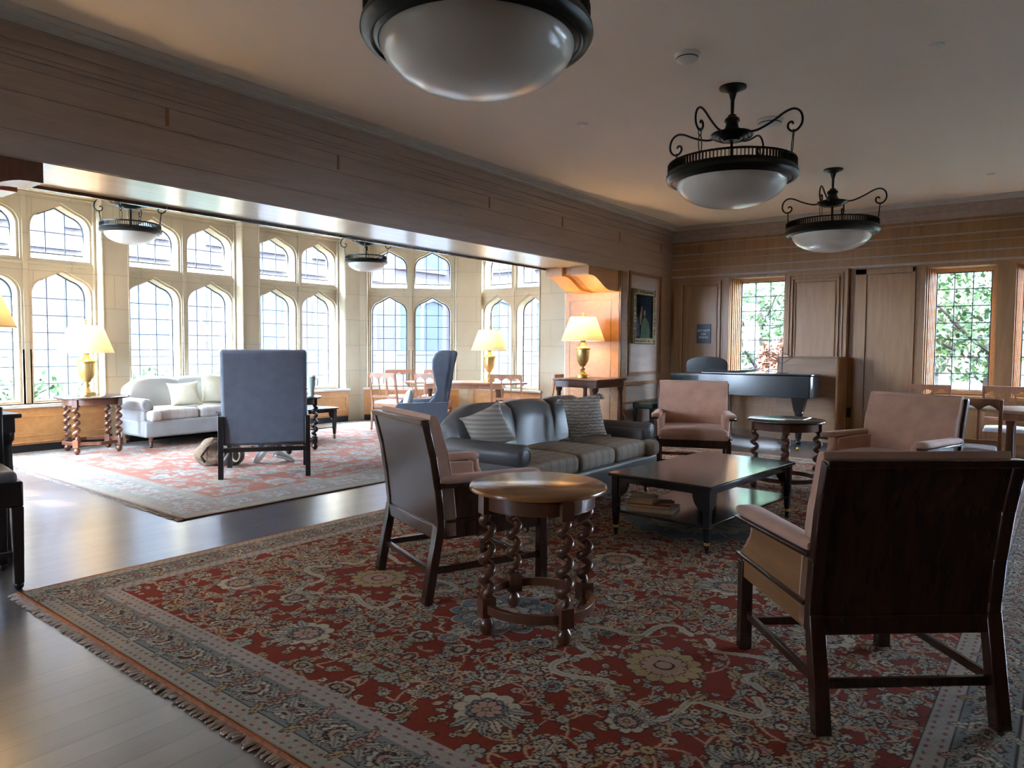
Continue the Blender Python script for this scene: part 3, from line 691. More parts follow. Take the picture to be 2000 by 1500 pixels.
make_rug('patterned_rug','large deep-red floral rug with blue-grey border and fringe in the foreground',4.44,7.80,P1,0,-.6,.0052,.011,(-2.12,5.26,0),math.radians(-1),.055)
make_rug('patterned_rug','pale salmon and grey-blue patterned rug under the far seating group by the windows',4.86,5.8,P2,1,2.8,.014,.02,(-7.68,5.74,0),math.radians(-1),.05)
# ------------------------------------------------------------------ furniture builders
def mirror_x(pts): return [(-x,y,z) for x,y,z in pts]
RG=.012   # pile height: things on a rug stand on it
def profile_strip(mb,pts,x0,x1,th):
    """sheet following (y,z) points between x0 and x1 with thickness th to the back (-y)"""
    n=len(pts); vs=[]
    for i,(y,z) in enumerate(pts):
        a=pts[max(0,i-1)];b=pts[min(n-1,i+1)]; d=Vector((0,b[0]-a[0],b[1]-a[1])).normalized(); nn=Vector((0,-d.z,d.y))
        for x in (x0,x1): vs.append((x,y,z)); vs.append((x,y+nn.y*th,z+nn.z*th))
    fs=[]
    for i in range(n-1):
        o=4*i
        fs+=[(o,o+4,o+6,o+2),(o+1,o+3,o+7,o+5),(o,o+1,o+5,o+4),(o+2,o+6,o+7,o+3)]
    fs+=[(0,2,3,1),(4*n-4,4*n-3,4*n-1,4*n-2)]
    return mb.add(vs,fs)
def armchair(label,loc,rz,backmat,sidemat,w=.70):
    t=thing('armchair',label,'armchair',loc,rz); h=w/2
    up=M['ppink']
    bp=[(-.315,.34),(-.318,.44),(-.335,.60),(-.365,.78),(-.41,.955)]     # back curve (y,z)
    # wooden back panel, slightly inset, and its frame
    mb=MB(); profile_strip(mb,[(y-.022,z) for y,z in bp],-h+.04,h-.04,.012); mb.build('back_panel',backmat,t,ang=50)
    mb=MB()
    for s in(-1,1): 
        for (a,b) in zip(bp[:-1],bp[1:]): mb.bar((s*(h-.02),a[0]-.02,a[1]-.004),(s*(h-.02),b[0]-.02,b[1]+.004),.042,.05,up=(1,0,0),w1=.042)
    mb.bar((-h,-.428,.952),(h,-.428,.952),.05,.03).bar((-h+.03,-.337,.365),(h-.03,-.337,.365),.05,.07)
    mb.build('back_frame',M['walnut'],t,bevel=.005,ang=40)
    # upholstered back
    mb=MB(); pts=[(y+.008,z) for y,z in bp]+[(-.405,.972)]
    profile_strip(mb,[(y+.075,z) for y,z in bp[:-1]]+[(-.345,.962),(-.36,.985),(-.39,.99)],-h+.012,h-.012,.07)
    o=mb.build('backrest',up,t,bevel=.028,seg=4,ang=80,merge=True)
    pp=[(-h+.016,y+.074,z) for y,z in bp[1:-1]]+[(-h+.022,-.352,.945),(-h+.05,-.350,.972),(0,-.350,.974),(h-.05,-.350,.972),(h-.022,-.352,.945)]+[(h-.016,y+.074,z) for y,z in reversed(bp[1:-1])]
    MB().tube(pp,.0055,6).build('piping',M['piping'],t)
    # seat
    mb=MB(); mb.rbox(0,.02,.455,w-.06,.66,.11,.045,bulge=.03); mb.build('seat',up,t,ang=80)
    mb=MB(); mb.box(-h+.01,h-.01,.30,.34,.33,.41); 
    mb.build('front_rail',M['walnut'],t,bevel=.005)
    for s in(-1,1):
        # side panel with scooped front edge
        sp=[(-.31,.33),(.335,.33),(.335,.425),(.325,.445),(.27,.47),(.225,.52),(.205,.565),(.205,.60),(-.345,.615)]
        mb=MB(); mb.prism(sp,s*(h-.012),s*(h-.034),ax=0); mb.build('side_panel',sidemat,t,bevel=.003)
        mb=MB(); mb.bar((s*(h-.006),-.30,.425),(s*(h-.006),.345,.425),.02,.016); mb.build('side_bead',M['walnut'],t,bevel=.004)
        # inner upholstery and the padded front edge that sweeps down to the seat
        mb=MB(); mb.prism([(-.30,.44),(.31,.44),(.26,.475),(.215,.525),(.195,.57),(.195,.62),(-.33,.63)],s*(h-.034),s*(h-.085),ax=0); mb.build('inner_side',up,t,bevel=.012,seg=3)
        cv=[(s*(h-.055),.335,.435),(s*(h-.055),.28,.475),(s*(h-.052),.235,.525),(s*(h-.048),.213,.575),(s*(h-.040),.21,.625)]
        mb=MB(); mb.tube(cv,[.030,.033,.034,.034,.036],12); mb.build('arm_front',up,t,ang=80)
        # arm: wooden rail with a padded top that flares outward at the front
        mb=MB(); mb.add([(s*(h-.06),-.34,.605),(s*(h+.015),-.34,.605),(s*(h+.055),.24,.605),(s*(h-.055),.24,.605),(s*(h-.06),-.34,.622),(s*(h+.015),-.34,.622),(s*(h+.055),.24,.622),(s*(h-.055),.24,.622)],[(0,1,2,3),(4,7,6,5),(0,4,5,1),(1,5,6,2),(2,6,7,3),(3,7,4,0)])
        mb.build('arm_rail',M['walnut'],t,bevel=.004)
        mb=MB(); n=14; vs=[];fs=[];m=10
        for i in range(n+1):
            u=i/n; y=-.345+.60*u; wd=.036+.020*u; cx=h-.022+.022*u; ez=(1-abs(2*u-1)**8)
            yy=y; hh=.024*(.55+.45*min(1,ez+.3)); wd*= (1-.25*max(0,(u-.88)/.12)**2)
            for k in range(m):
                a=2*PI*k/m; ca,sa=math.cos(a),math.sin(a)
                vs.append((s*(cx+wd*math.copysign(abs(ca)**.55,ca)),yy,.646+hh*math.copysign(abs(sa)**.7,sa)))
        for i in range(n):
            for k in range(m): k2=(k+1)%m; fs.append((i*m+k,i*m+k2,(i+1)*m+k2,(i+1)*m+k))
        fs+=[tuple(range(m)),tuple(n*m+k for k in range(m))]
        mb.add(vs,fs); mb.build('arm_pad',up,t,ang=80)
        # legs
        MB().bar((s*(h-.03),.31,.40),(s*(h-.03),.31,0),.052,.052,up=(0,1,0)).build('leg',M['walnut'],t,bevel=.004)
        MB().bar((s*(h-.024),-.337,.40),(s*(h-.024),-.41,0),.048,.056,up=(1,0,0)).build('leg',M['walnut'],t,bevel=.004)
        MB().bar((s*(h-.03),.30,.165),(s*(h-.03),-.37,.165),.022,.034).build('stretcher',M['walnut'],t,bevel=.004)
    MB().bar((-h+.03,-.375,.165),(h-.03,-.375,.165),.022,.034).build('stretcher',M['walnut'],t,bevel=.004)
    MB().bar((-h+.03,.20,.165),(h-.03,.20,.165),.022,.034).build('stretcher',M['walnut'],t,bevel=.004)
    return t
armchair('wooden-backed salmon armchair seen from behind left, beside the barley-twist table in front of the sofa',(-2.71,3.14,RG),heading(.37,.93),M['walnut'],M['walnut'],.72)
armchair('large armchair with near-black back at the right edge, closest to the camera',(-.61,3.10,RG),heading(-.65,.76),M['walnut'],M['walnut_side'],.70)
armchair('salmon armchair facing the camera beyond the coffee table, in front of the piano',(-3.02,7.18,RG),heading(.40,-.92),M['walnut'],M['walnut'],.76)
armchair('salmon armchair turned three-quarters left, between the far twist table and the right dining chairs',(-1.01,6.26,RG),heading(-.357,-.935),M['walnut'],M['walnut'],.76)
# ------------------------------------------------------------------ barley-twist tables
def twist(mb,x,y,z0,z1,r=.021,off=.017,pitch=.092,ph=0,n=12):
    L=z1-z0; k=int(L/pitch*14); pts=[]
    for i in range(k+1):
        u=i/k; a=ph+2*PI*u*L/pitch; o=off*min(1,u*9,(1-u)*9); pts.append((x+o*math.cos(a),y+o*math.sin(a),z0+L*u))
    return mb.tube(pts,[r*(1 if .04<i/k<.96 else .85) for i in range(k+1)],n)
def twist_table(label,loc,rz,R,H,rl,topmat,wmat,n=4,straight=False,ph0=22.5):
    t=thing('twist_leg_table',label,'side table',loc,rz,None)
    MB().lathe([(R-.012,H-.026),(R-.002,H-.022),(R,H-.014),(R-.002,H-.006),(R-.010,H),(0,H)],64).build('tabletop',topmat,t,ang=50)
    mb=MB(); mb.lathe([(rl+.008,H-.026),(rl+.008,H-.10),(rl-.016,H-.10),(rl-.016,H-.026)],48,cap=False); mb.build('apron',wmat,t,ang=50)
    pos=[(rl*math.cos(math.radians(ph0+360/n*k)),rl*math.sin(math.radians(ph0+360/n*k)),math.radians(ph0+360/n*k)) for k in range(n)]
    for x,y,a in pos:
        l=MB(); twist(l,x,y,.175,H-.115,ph=a,r=.0195 if R<.4 else .022,off=.0245)
        l.box(-.032,.032,-.032,.032,H-.12,H-.028,M=T(x,y,0,rz=a)); l.box(-.034,.034,-.034,.034,.085,.175,M=T(x,y,0,rz=a))
        l.build('leg',wmat,t,bevel=.003)
        MB().lathe([(.014,.088),(.02,.078),(.034,.058),(.037,.038),(.028,.014),(.018,0)],16,M=T(x,y,0)).build('foot',wmat,t,ang=80)
    st=MB()
    if straight:
        for k in range(n):
            a,b=pos[k],pos[(k+1)%n]; am=(a[2]+b[2])/2 if k<n-1 else a[2]+PI/n
            m=((rl+.0)*math.cos(am),(rl+.0)*math.sin(am)); 
            st.bar((a[0],a[1],.13),(m[0],m[1],.13),.026,.04).bar((m[0],m[1],.13),(b[0],b[1],.13),.026,.04)
    else:
        st.lathe([(rl+.014,.105),(rl+.014,.145),(rl-.014,.145),(rl-.014,.105),(rl+.014,.105)],56,cap=False)
    st.build('ring_stretcher',wmat,t,bevel=.003,ang=50)
    return t
twist_table('round table on four barley-twist legs in the foreground, honey-coloured top catching light',(-1.94,2.77,RG),math.radians(40),.33,.69,.265,M['tabletop'],M['mahogany'])
twist_table('round barley-twist table between the two far salmon armchairs, in front of the piano',(-1.99,6.95,RG),math.radians(-6.5),.355,.68,.28,M['ebony'],M['mahogany'])
twist_table('round barley-twist table at left that carries the lit lamp, by the window sofa',(-9.62,3.92,RG),math.radians(14),.42,.70,.33,M['walnut'],M['mahogany'],straight=True)
twist_table('dark barley-twist table half hidden by the tall chair back, tumbler standing on it',(-7.77,5.52,RG),math.radians(30),.40,.70,.31,M['ebony'],M['darkwood'],straight=True)
# ------------------------------------------------------------------ two-tier coffee tables
def coffee_table(label,loc,rz,W,L,H,mat,group=None):
    t=thing('coffee_table',label,'coffee table',loc,rz,group); a,b=W/2,L/2
    MB().box(-a,a,-b,b,H-.026,H).build('tabletop',mat,t,bevel=.006)
    mb=MB()
    for s in(-1,1):
        # arched aprons
        def arch(hl):
            pts=[(-hl,H-.026),(hl,H-.026),(hl,H-.18)]
            for k in range(11):
                q=k/10; pts.append((hl-.018-.10*math.sin(q*PI/2),H-.18+.115*(1-math.cos(q*PI/2))))
            for k in range(11):
                q=1-k/10; pts.append((-(hl-.018-.10*math.sin(q*PI/2)),H-.18+.115*(1-math.cos(q*PI/2))))
            pts.append((-hl,H-.18)); return pts
        mb.prism(arch(b-.03),s*(a-.03),s*(a-.052),ax=0); mb.prism(arch(a-.03),s*(b-.03),s*(b-.052),ax=1)
    mb.build('apron',mat,t,bevel=.002)
    for sx in(-1,1):
        for sy in(-1,1):
            x,y=sx*(a-.045),sy*(b-.045)
            l=MB().bar((x,y,H-.026),(x,y,.17),.052,.052,up=(0,1,0),w1=.044,h1=.044).bar((x,y,.17),(x,y,.07),.044,.044,up=(0,1,0),w1=.030,h1=.030)
            l.lathe([(.012,.012),(.017,.04),(.015,.07)],10,M=T(x,y,0)); o=l.build('leg',mat,t,bevel=.003)
            MB().lathe([(.0175,.052),(.0185,.056),(.0185,.068),(.0175,.072)],12,M=T(x,y,0)).build('ferrule',M['gold'],o)
            MB().lathe([(.0,0),(.014,.002),(.016,.01),(.010,.016)],12,M=T(x,y,0)).build('foot',mat,o)
    MB().box(-a+.03,a-.03,-b+.03,b-.03,.165,.185).build('lower_shelf',mat,t,bevel=.004)
    return t
coffee_table('black two-tier coffee table in front of the sofa with books on its lower shelf',(-2.05,5.15,RG),heading(.085,.996),.80,1.46,.45,M['ebony'])
coffee_table('dark coffee table behind the tall chair, in front of the window sofa',(-8.56,5.92,RG),heading(-.06,1),.76,1.48,.46,M['ebony'])
# books on the lower shelf
def book(label,loc,rz,w,d,h,cover,group='books stacked under the coffee table'):
    t=thing('book',label,'book',loc,rz,group)
    MB().box(-w/2,w/2,-d/2,d/2,0,.004).box(-w/2,w/2,-d/2,d/2,h-.004,h).box(-w/2,-w/2+.004,-d/2,d/2,0,h).build('cover',cover,t,bevel=.001)
    MB().box(-w/2+.004,w/2-.006,-d/2+.005,d/2-.005,.004,h-.004).build('pages',M['paper'],t,smooth=False)
bz=RG+.1855; bx,by,ba=-2.25,4.66,math.radians(12)
book('large pale book at the bottom of the stack on the coffee table shelf',(bx,by,bz),ba,.34,.26,.024,M['white'])
book('rust-covered book in the middle of the stack on the coffee table shelf',(bx-.01,by,bz+.0245),ba+.05,.30,.22,.022,M['bookred'])
book('thick sand-coloured book on top at the left of the shelf stack',(bx-.06,by-.02,bz+.047),ba-.1,.17,.15,.045,M['bookgrey'])
book('small thin notebook on top at the right of the shelf stack',(bx+.09,by+.03,bz+.047),ba+.3,.09,.13,.014,M['bookred'])
# ------------------------------------------------------------------ sofas
def sofa(label,loc,rz,L,Dp,nseat,leather,plaidm,H=.88,legmat=None):
    """faces local +y, length along x"""
    t=thing('sofa',label,'sofa',loc,rz); h=L/2; aw=.20
    MB().rbox(0,0,.25,L-.06,Dp-.06,.22,.03).build('base',leather,t,ang=60)
    inner=L-2*aw; sw=inner/nseat
    for i in range(nseat):
        x=-inner/2+sw*(i+.5)
        ext=.0
        # back section: domed cushion block sloping backwards
        mb=MB(); n=14; vs=[];fs=[]; ww=sw/2+ (.03 if 0<i<nseat-1 else .04)
        x0=x-sw/2-(.10 if i==0 else 0); x1=x+sw/2+(.10 if i==nseat-1 else 0); 
        prof=[(-Dp/2+.06,.30),(-Dp/2+.02,.50),(-Dp/2-.01,.70),(-Dp/2+.0,.82),(-Dp/2+.05,.875),(-Dp/2+.12,.885),(-Dp/2+.19,.84),(-Dp/2+.225,.72),(-Dp/2+.25,.55),(-Dp/2+.30,.40)]
        for k in range(n+1):
            u=2*k/n-1; e=(1-abs(u)**3.2)
            sidefall=0
            if i==0 and u<0: sidefall=.10*abs(u)**2.2
            if i==nseat-1 and u>0: sidefall=.10*abs(u)**2.2
            for (yy,zz) in prof:
                sc=(zz-.3)/.585
                z=zz*(H/.885)-(.028*(1-e)+sidefall)*max(0,sc)**1.5; y=yy+(-.02 if yy<-Dp/2+.1 else .035)*e*max(0,sc)**.5
                vs.append((x0+(x1-x0)*(u+1)/2,y,z))
        m=len(prof)
        for k in range(n):
            for j in range(m-1): fs.append((k*m+j,(k+1)*m+j,(k+1)*m+j+1,k*m+j+1))
        fs.append(tuple(range(m))); fs.append(tuple(n*m+j for j in reversed(range(m))))
        mb.add(vs,fs); mb.build('back_cushion',leather,t,ang=75)
        # seat cushion, the end ones wrap round the arm fronts
        c=MB(); cx0=x-sw/2+.004-(.12 if i==0 else 0); cx1=x+sw/2-.004+(.12 if i==nseat-1 else 0)
        c.rbox((x-sw/2+x+sw/2)/2,.06,.42,sw-.008,Dp-.22,.14,.045,bulge=.028)
        if i in(0,nseat-1):
            sx=-1 if i==0 else 1; c.rbox(x+sx*(sw/2+.045),Dp/2-.055,.42,.16,.15,.135,.045,bulge=.01)
        c.build('seat_cushion',plaidm,t,ang=75)
    for s in(-1,1):
        xx=s*(h-aw/2)
        mb=MB(); mb.rbox(xx-s*.01,-.04,.38,aw-.05,Dp-.14,.42,.03); mb.build('arm_side',leather,t,ang=60)
        # rolled arm
        cyl=MB(); pr=[]
        R=.085
        M_=T(xx+s*.025,0,.56,rx=PI/2)
        cyl.lathe([(0,-(Dp/2-.075)),(R-.02,-(Dp/2-.07)),(R,-(Dp/2-.09)),(R,Dp/2-.15),(R-.012,Dp/2-.12),(0,Dp/2-.118)],28,M=M_)
        o=cyl.build('arm_roll',leather,t,ang=50)
        ring=MB(); ring.tube([(xx+s*.025+R*.62*math.cos(a),Dp/2-.072,.56+R*.62*math.sin(a)) for a in [2*PI*k/24 for k in range(24)]],.005,6,closed=True)
        ring.build('piping',leather,o)
        for sy in(-1,1):
            lg=MB().lathe([(.012,0),(.016,.012),(.022,.02),(.016,.035),(.024,.05),(.018,.065),(.028,.085),(.026,.12),(.03,.15)],14,M=T(s*(h-.13),sy*(Dp/2-.10),0))
            lg.build('leg',legmat or M['mahogany'],t)
    return t
sofa('three-seat grey leather sofa with plaid seat cushions in the middle of the room',(-3.36,5.08,RG),heading(1,0),2.16,.94,3,M['leather'],M['plaid'],.89)
sofa('pale grey sofa with plaid seat cushions against the bay windows at left',(-9.66,5.45,RG),heading(1,0),2.15,.86,3,M['leather_lt'],M['plaid_lt'],.91)
def throw(name,label,loc,rz,sx,sz,th,mat,tilt=-.3,roll=0,tassels=False):
    t=thing(name,label,'cushion',loc,rz)
    Mx=Matrix.Translation((0,0,sz/2))@Euler((tilt,roll,0)).to_matrix().to_4x4()
    o=MB().pillow(sx,sz,th,M=Mx).build('cushion_cover',mat,t,ang=85,merge=True)
    if tassels:
        for a in(-1,1):
            for b_ in(-1,1):
                p=Mx@Vector((a*sx/2*.93,0,b_*sz/2*.93)); mb=MB(); r=random.Random(4)
                for k in range(16):
                    an=r.uniform(0,6.28); q=Vector((a*.03+.022*math.cos(an),.02*math.sin(an),-.05 if b_>0 else .0-.02)); 
                    mb.tube([p,p+q*.5+Vector((a*.012,0,.008)),p+q],[.006,.007,.004],5)
                mb.build('tassel',mat,t)
    return t
zc=RG+.505
throw('striped_cushion','cream striped cushion leaning at the left end of the grey sofa',(-3.47,4.27,zc+.03),heading(.70,-.72),.345,.345,.13,M['pil_stripe'],.25,.42)
throw('tasselled_cushion','textured beige cushion with corner tassels on the right of the grey sofa',(-3.36,5.52,zc+.01),heading(.86,-.5),.41,.41,.14,M['pil_tex'],.25,.08,True)
throw('cream_cushion','plump cream cushion lying low in the middle of the window sofa',(-9.58,5.10,zc-.02),heading(1,-.1),.44,.36,.16,M['cream'],.32,.05)
throw('cream_cushion','taller cream cushion standing behind the low one on the window sofa',(-9.62,5.58,zc-.01),heading(1,0),.46,.46,.16,M['cream'],.22,-.08)
# ------------------------------------------------------------------ tall chairs
def highback(label,loc,rz):
    t=thing('highback_chair',label,'armchair',loc,rz); h=.415
    mb=MB(); bp=[(-.34,.33),(-.345,.60),(-.37,.9),(-.42,1.31)]
    profile_strip(mb,[(y+.10,z) for y,z in bp],-h,h,.12); mb.build('backrest',M['slate'],t,bevel=.035,seg=4,ang=85,merge=True)
    MB().rbox(0,.02,.43,.78,.66,.14,.04,bulge=.03).build('seat',M['slate'],t,ang=80)
    for s in(-1,1):
        MB().rbox(s*.385,.0,.56,.07,.60,.18,.03).build('arm',M['slate'],t,ang=80)
        MB().bar((s*.42,-.355,.63),(s*.42,-.39,0),.05,.05,up=(0,1,0)).build('leg',M['darkwood'],t,bevel=.003)
        MB().bar((s*.40,.33,.38),(s*.40,.33,0),.048,.048,up=(0,1,0)).build('leg',M['darkwood'],t,bevel=.003)
        MB().bar((s*.41,-.37,.60),(s*.41,.33,.60),.045,.03).build('arm_rail',M['darkwood'],t,bevel=.004)
        MB().bar((s*.41,-.37,.15),(s*.41,.33,.15),.024,.034).build('stretcher',M['darkwood'],t)
    MB().bar((-.40,-.375,.29),(.40,-.375,.29),.026,.045).build('stretcher',M['darkwood'],t)
    MB().bar((-.40,.26,.31),(.40,.26,.31),.026,.034).build('stretcher',M['darkwood'],t)
    return t
hb=highback('tall slate-blue chair seen squarely from behind on the far rug, someone sitting in it',(-6.66,4.44,RG),heading(-.807,.59))
def wingback(label,loc,rz):
    t=thing('wingback_chair',label,'armchair',loc,rz); m=M['slate']
    mb=MB(); bp=[(-.30,.36),(-.32,.60),(-.37,.9),(-.43,1.30)]
    profile_strip(mb,[(y+.10,z) for y,z in bp],-.36,.36,.12); mb.build('backrest',m,t,bevel=.035,seg=4,ang=85,merge=True)
    MB().rbox(0,.05,.42,.62,.62,.16,.05,bulge=.03).build('seat',m,t,ang=80)
    for s in(-1,1):
        wg=[(-.34,.60),(-.40,1.0),(-.46,1.27),(-.44,1.30),(-.26,1.30),(-.19,1.27),(-.15,1.19),(-.145,1.08),(-.17,.95),(-.20,.84),(-.16,.72),(-.10,.66)]
        MB().prism(wg,s*.36,s*.31,ax=0).build('wing',m,t,bevel=.02,seg=3,ang=60)
        sd=[(-.33,.16),(.34,.16),(.36,.40),(.34,.56),(.27,.645),(-.18,.66),(-.34,.66)]
        MB().prism(sd,s*.38,s*.30,ax=0).build('arm',m,t,bevel=.025,seg=3,ang=60)
        MB().bar((s*.33,.31,.17),(s*.33,.31,0),.045,.045,up=(0,1,0),w1=.03,h1=.03).build('leg',M['darkwood'],t)
        MB().bar((s*.33,-.29,.17),(s*.33,-.36,0),.045,.045,up=(0,1,0),w1=.03,h1=.03).build('leg',M['darkwood'],t)
    MB().box(-.31,.31,-.28,.33,.16,.36).build('seat_frame',m,t,bevel=.01)
    return t
wb=wingback('slate-blue wingback chair in profile behind the grey sofa',(-6.42,6.54,RG),heading(-.74,-.67))
throw('white_cushion','small white cushion leaning inside the wingback chair',(-6.55,6.44,.53),heading(-.74,-.67),.34,.30,.12,M['white'],.25)
# ------------------------------------------------------------------ dining chairs
def dining_chair(label,loc,rz,group=None):
    t=thing('dining_chair',label,'dining chair',loc,rz,group); m=M['chairwood']; h=.235
    def yb(z): return -.205-.10*max(0,(z-.44)/.50)
    for s in(-1,1):
        MB().bar((s*h,yb(.93),.93),(s*h,-.205,.44),.034,.030,up=(1,0,0)).bar((s*h,-.205,.45),(s*h,-.25,0),.034,.034,up=(1,0,0),w1=.028,h1=.028).build('leg',m,t,bevel=.003)
        MB().bar((s*.215,.20,.42),(s*.215,.20,0),.036,.036,up=(0,1,0),w1=.028,h1=.028).build('leg',m,t,bevel=.003)
        MB().bar((s*.22,.20,.19),(s*.23,-.22,.19),.02,.03).build('stretcher',m,t)
    # arcaded top rail
    n=3; pts=[(-h-.015,.935),(h+.015,.935),(h+.015,.86)]; wa=(2*h-.02)/n
    for k in range(n-1,-1,-1):
        cx=-h+.01+wa*(k+.5)
        for q in range(9):
            u=1-2*q/8; pts.append((cx+u*(wa/2-.008),.835+.042*(1-abs(u)**1.6)))
    pts.append((-h-.015,.86))
    rail=MB().prism(pts,-.012,.012,ax=1,M=T(0,yb(.89),.0,rx=0)); rail.build('top_rail',m,t,bevel=.003)
    for k in range(1,n):
        x=-h+.01+wa*k; MB().bar((x,yb(.85),.85),(x*.97,yb(.56),.56),.018,.018,up=(0,1,0)).build('spindle',m,t)
    MB().bar((-h,yb(.55),.55),(h,yb(.55),.55),.022,.035).build('back_rail',m,t,bevel=.003)
    MB().box(-.232,.232,-.21,.215,.37,.435).build('seat_frame',m,t,bevel=.004)
    MB().rbox(0,0,.447,.44,.40,.045,.02,bulge=.022).build('seat_pad',M['seatpad'],t,ang=80)
    MB().bar((-.22,0,.19),(.22,0,.19),.02,.03).build('stretcher',m,t)
    return t
G1='dining chairs round the bay table'; G2='dining chairs round the table at right'
dc=dining_chair('dining chair farthest left on the near side of the bay table, whole back visible',(-8.60,8.08,0),heading(-.25,.97),G1)
dup(dc,(-7.97,8.43,0),heading(-.45,.89),'dining chair on the near side of the bay table just left of the wingback')
dup(dc,(-9.38,9.02,0),heading(.62,-.5),'dining chair behind the left tip of the bay table, in front of the corner window')
dup(dc,(-8.98,9.50,0),heading(.5,-.75),'dining chair behind the bay table mostly hidden by the wingback')
dup(dc,(-6.88,8.98,0),heading(-.50,.87),'dining chair on the near side of the bay table right of the lit lamp')
dup(dc,(-6.47,9.62,0),heading(-.97,.2),'dining chair at the right end of the bay table, only a slanted back post showing')
dup(dc,(-.58,7.72,0),heading(-.05,1),'dining chair with its back to the camera behind the right salmon armchair',G2)
dup(dc,(-1.17,9.75,0),heading(.1,-1),'dining chair facing the camera left of the right window, behind the salmon armchair',G2)
dup(dc,(-.38,9.92,0),heading(.05,-1),'dining chair facing the camera beneath the right-hand window mullion',G2)
def dining_table(label,loc,rz,L,Wd,H=.765,clipped=True):
    t=thing('dining_table',label,'dining table',loc,rz); a,b=L/2,Wd/2; m=M['chairwood'] 
    c=.36*Wd if clipped else .02
    poly=[(-a,-b+c),(-a+c*1.5,-b),(a-c*1.5,-b),(a,-b+c),(a,b-c),(a-c*1.5,b),(-a+c*1.5,b),(-a,b-c)]
    MB().prism(poly,H-.03,H).build('tabletop',m,t,bevel=.006)
    MB().box(-a*.62,a*.62,-b*.66,b*.66,H-.11,H-.03).build('apron',m,t,bevel=.004)
    for sx in(-1,1):
        for sy in(-1,1):
            MB().lathe([(.05,0),(.05,.05),(.036,.07),(.04,.10),(.034,.60),(.045,.62),(.045,H-.03)],14,M=T(sx*a*.55,sy*b*.55,0)).build('leg',M['mahogany'],t,ang=50)
        MB().box(sx*a*.55-.05,sx*a*.55+.05,-b*.7,b*.7,.0,.07).build('trestle_foot',M['mahogany'],t,bevel=.006)
    MB().box(-a*.55,a*.55,-.04,.04,.10,.16).build('stretcher',M['mahogany'],t,bevel=.004)
    return t
dining_table('long dining table with clipped corners in the bay, lit lamp standing on it',(-7.98,9.22,0),math.radians(31),2.1,.85)
dining_table('dining table by the right-hand window, cut off by the right edge of the photo',(.22,8.92,0),0,1.9,.86)
# ------------------------------------------------------------------ console tables
def console(label,loc,rz,W,Dp,H,wood_):
    t=thing('console_table',label,'console table',loc,rz); a,b=W/2,Dp/2
    MB().box(-a,a,-b,b,H-.028,H).build('tabletop',wood_,t,bevel=.008)
    MB().box(-a+.03,a-.03,-b+.03,b-.03,H-.12,H-.028).build('frieze',wood_,t,bevel=.004)
    for sx in(-1,1):
        for sy in(-1,1):
            MB().lathe([(.05,0),(.05,.04),(.036,.06),(.038,.09),(.040,.35),(.030,H-.20),(.033,H-.18),(.045,H-.165),(.045,H-.12)],18,M=T(sx*(a-.07),sy*(b-.07),0)).build('column',wood_,t,ang=50)
    MB().box(-a+.02,a-.02,-b+.02,b-.02,.03,.07).build('plinth',wood_,t,bevel=.006)
    return t
console('console table on columns against the far pier, lit lamp on it',(-5.31,8.87,0),0,.74,.86,.92,M['mahogany'])
console('near-black console table cut off by the left edge of the photo',(-5.49,1.33,0),0,.76,.69,.92,M['darkwood'])
# ------------------------------------------------------------------ lamps
def table_lamp(label,loc,power=60,rz=0):
    t=thing('table_lamp',label,'lamp',loc,rz,'brass urn lamps with cream shades'); g=M['gold']
    MB().lathe([(.0,0),(.105,0),(.105,.012),(.098,.03),(.098,.04),(.06,.05),(.05,.06),(.03,.09),(.024,.11),(.04,.12),(.04,.13),(.022,.145),(.022,.16),(.045,.175),(.05,.19)],28).build('base',g,t,ang=40)
    MB().lathe([(.05,.19),(.078,.235),(.092,.29),(.096,.36),(.096,.405),(.11,.41),(.112,.43),(.106,.438),(.06,.45),(.04,.475),(.028,.51),(.042,.53),(.042,.54),(.012,.55),(.012,.62)],28).build('urn',g,t,ang=40)
    sh=MB().lathe([(.315,.535),(.185,.88),(.183,.88),(.312,.537),(.315,.535)],48,cap=False).build('lamp_shade',M['shade'],t,ang=60)
    MB().tube([(.313*math.cos(2*PI*k/48),.313*math.sin(2*PI*k/48),.537) for k in range(48)],.004,5,closed=True).build('trim',M['cream'],sh)
    MB().tube([(.184*math.cos(2*PI*k/48),.184*math.sin(2*PI*k/48),.879) for k in range(48)],.004,5,closed=True).build('trim',M['cream'],sh)
    MB().bar((-.184,0,.872),(.184,0,.872),.004,.004).bar((0,-.184,.872),(0,.184,.872),.004,.004).lathe([(.006,.62),(.006,.9),(.004,.905)],8).build('harp',g,t)
    MB().lathe([(.008,.88),(.014,.90),(.008,.915),(.018,.93),(.018,.945),(.006,.955),(0,.957)],14).build('finial',g,t)
    MB().lathe([(.0,.60),(.018,.61),(.034,.66),(.036,.69),(.024,.72),(0,.73)],14).build('bulb',M['bulb'],t)
    l=bpy.data.lights.new('bulb_light','POINT'); l.energy=power; l.color=(1,.68,.36); l.shadow_soft_size=.05
    o=bpy.data.objects.new('bulb_light',l); C.objects.link(o); o.parent=t; o.location=(0,.0,.78)
    return t
M['bulb']=emit_mat('warm_bulb',(1,.8,.5),(1,.72,.35),12)
LP=2.8
table_lamp('lit brass urn lamp with cream shade on the twist table at left',(-9.66,3.88,RG+.705),LP)
table_lamp('lit brass urn lamp on the bay dining table in front of the side window',(-7.70,9.50,.77),LP)
table_lamp('lit brass urn lamp on the console at the pier, throwing orange light on the panel',(-5.42,8.84,.925),LP*1.7)
table_lamp('lamp at the left edge of the photo, only the slope of its shade showing',(-5.45,1.44,.925),LP*1.3)
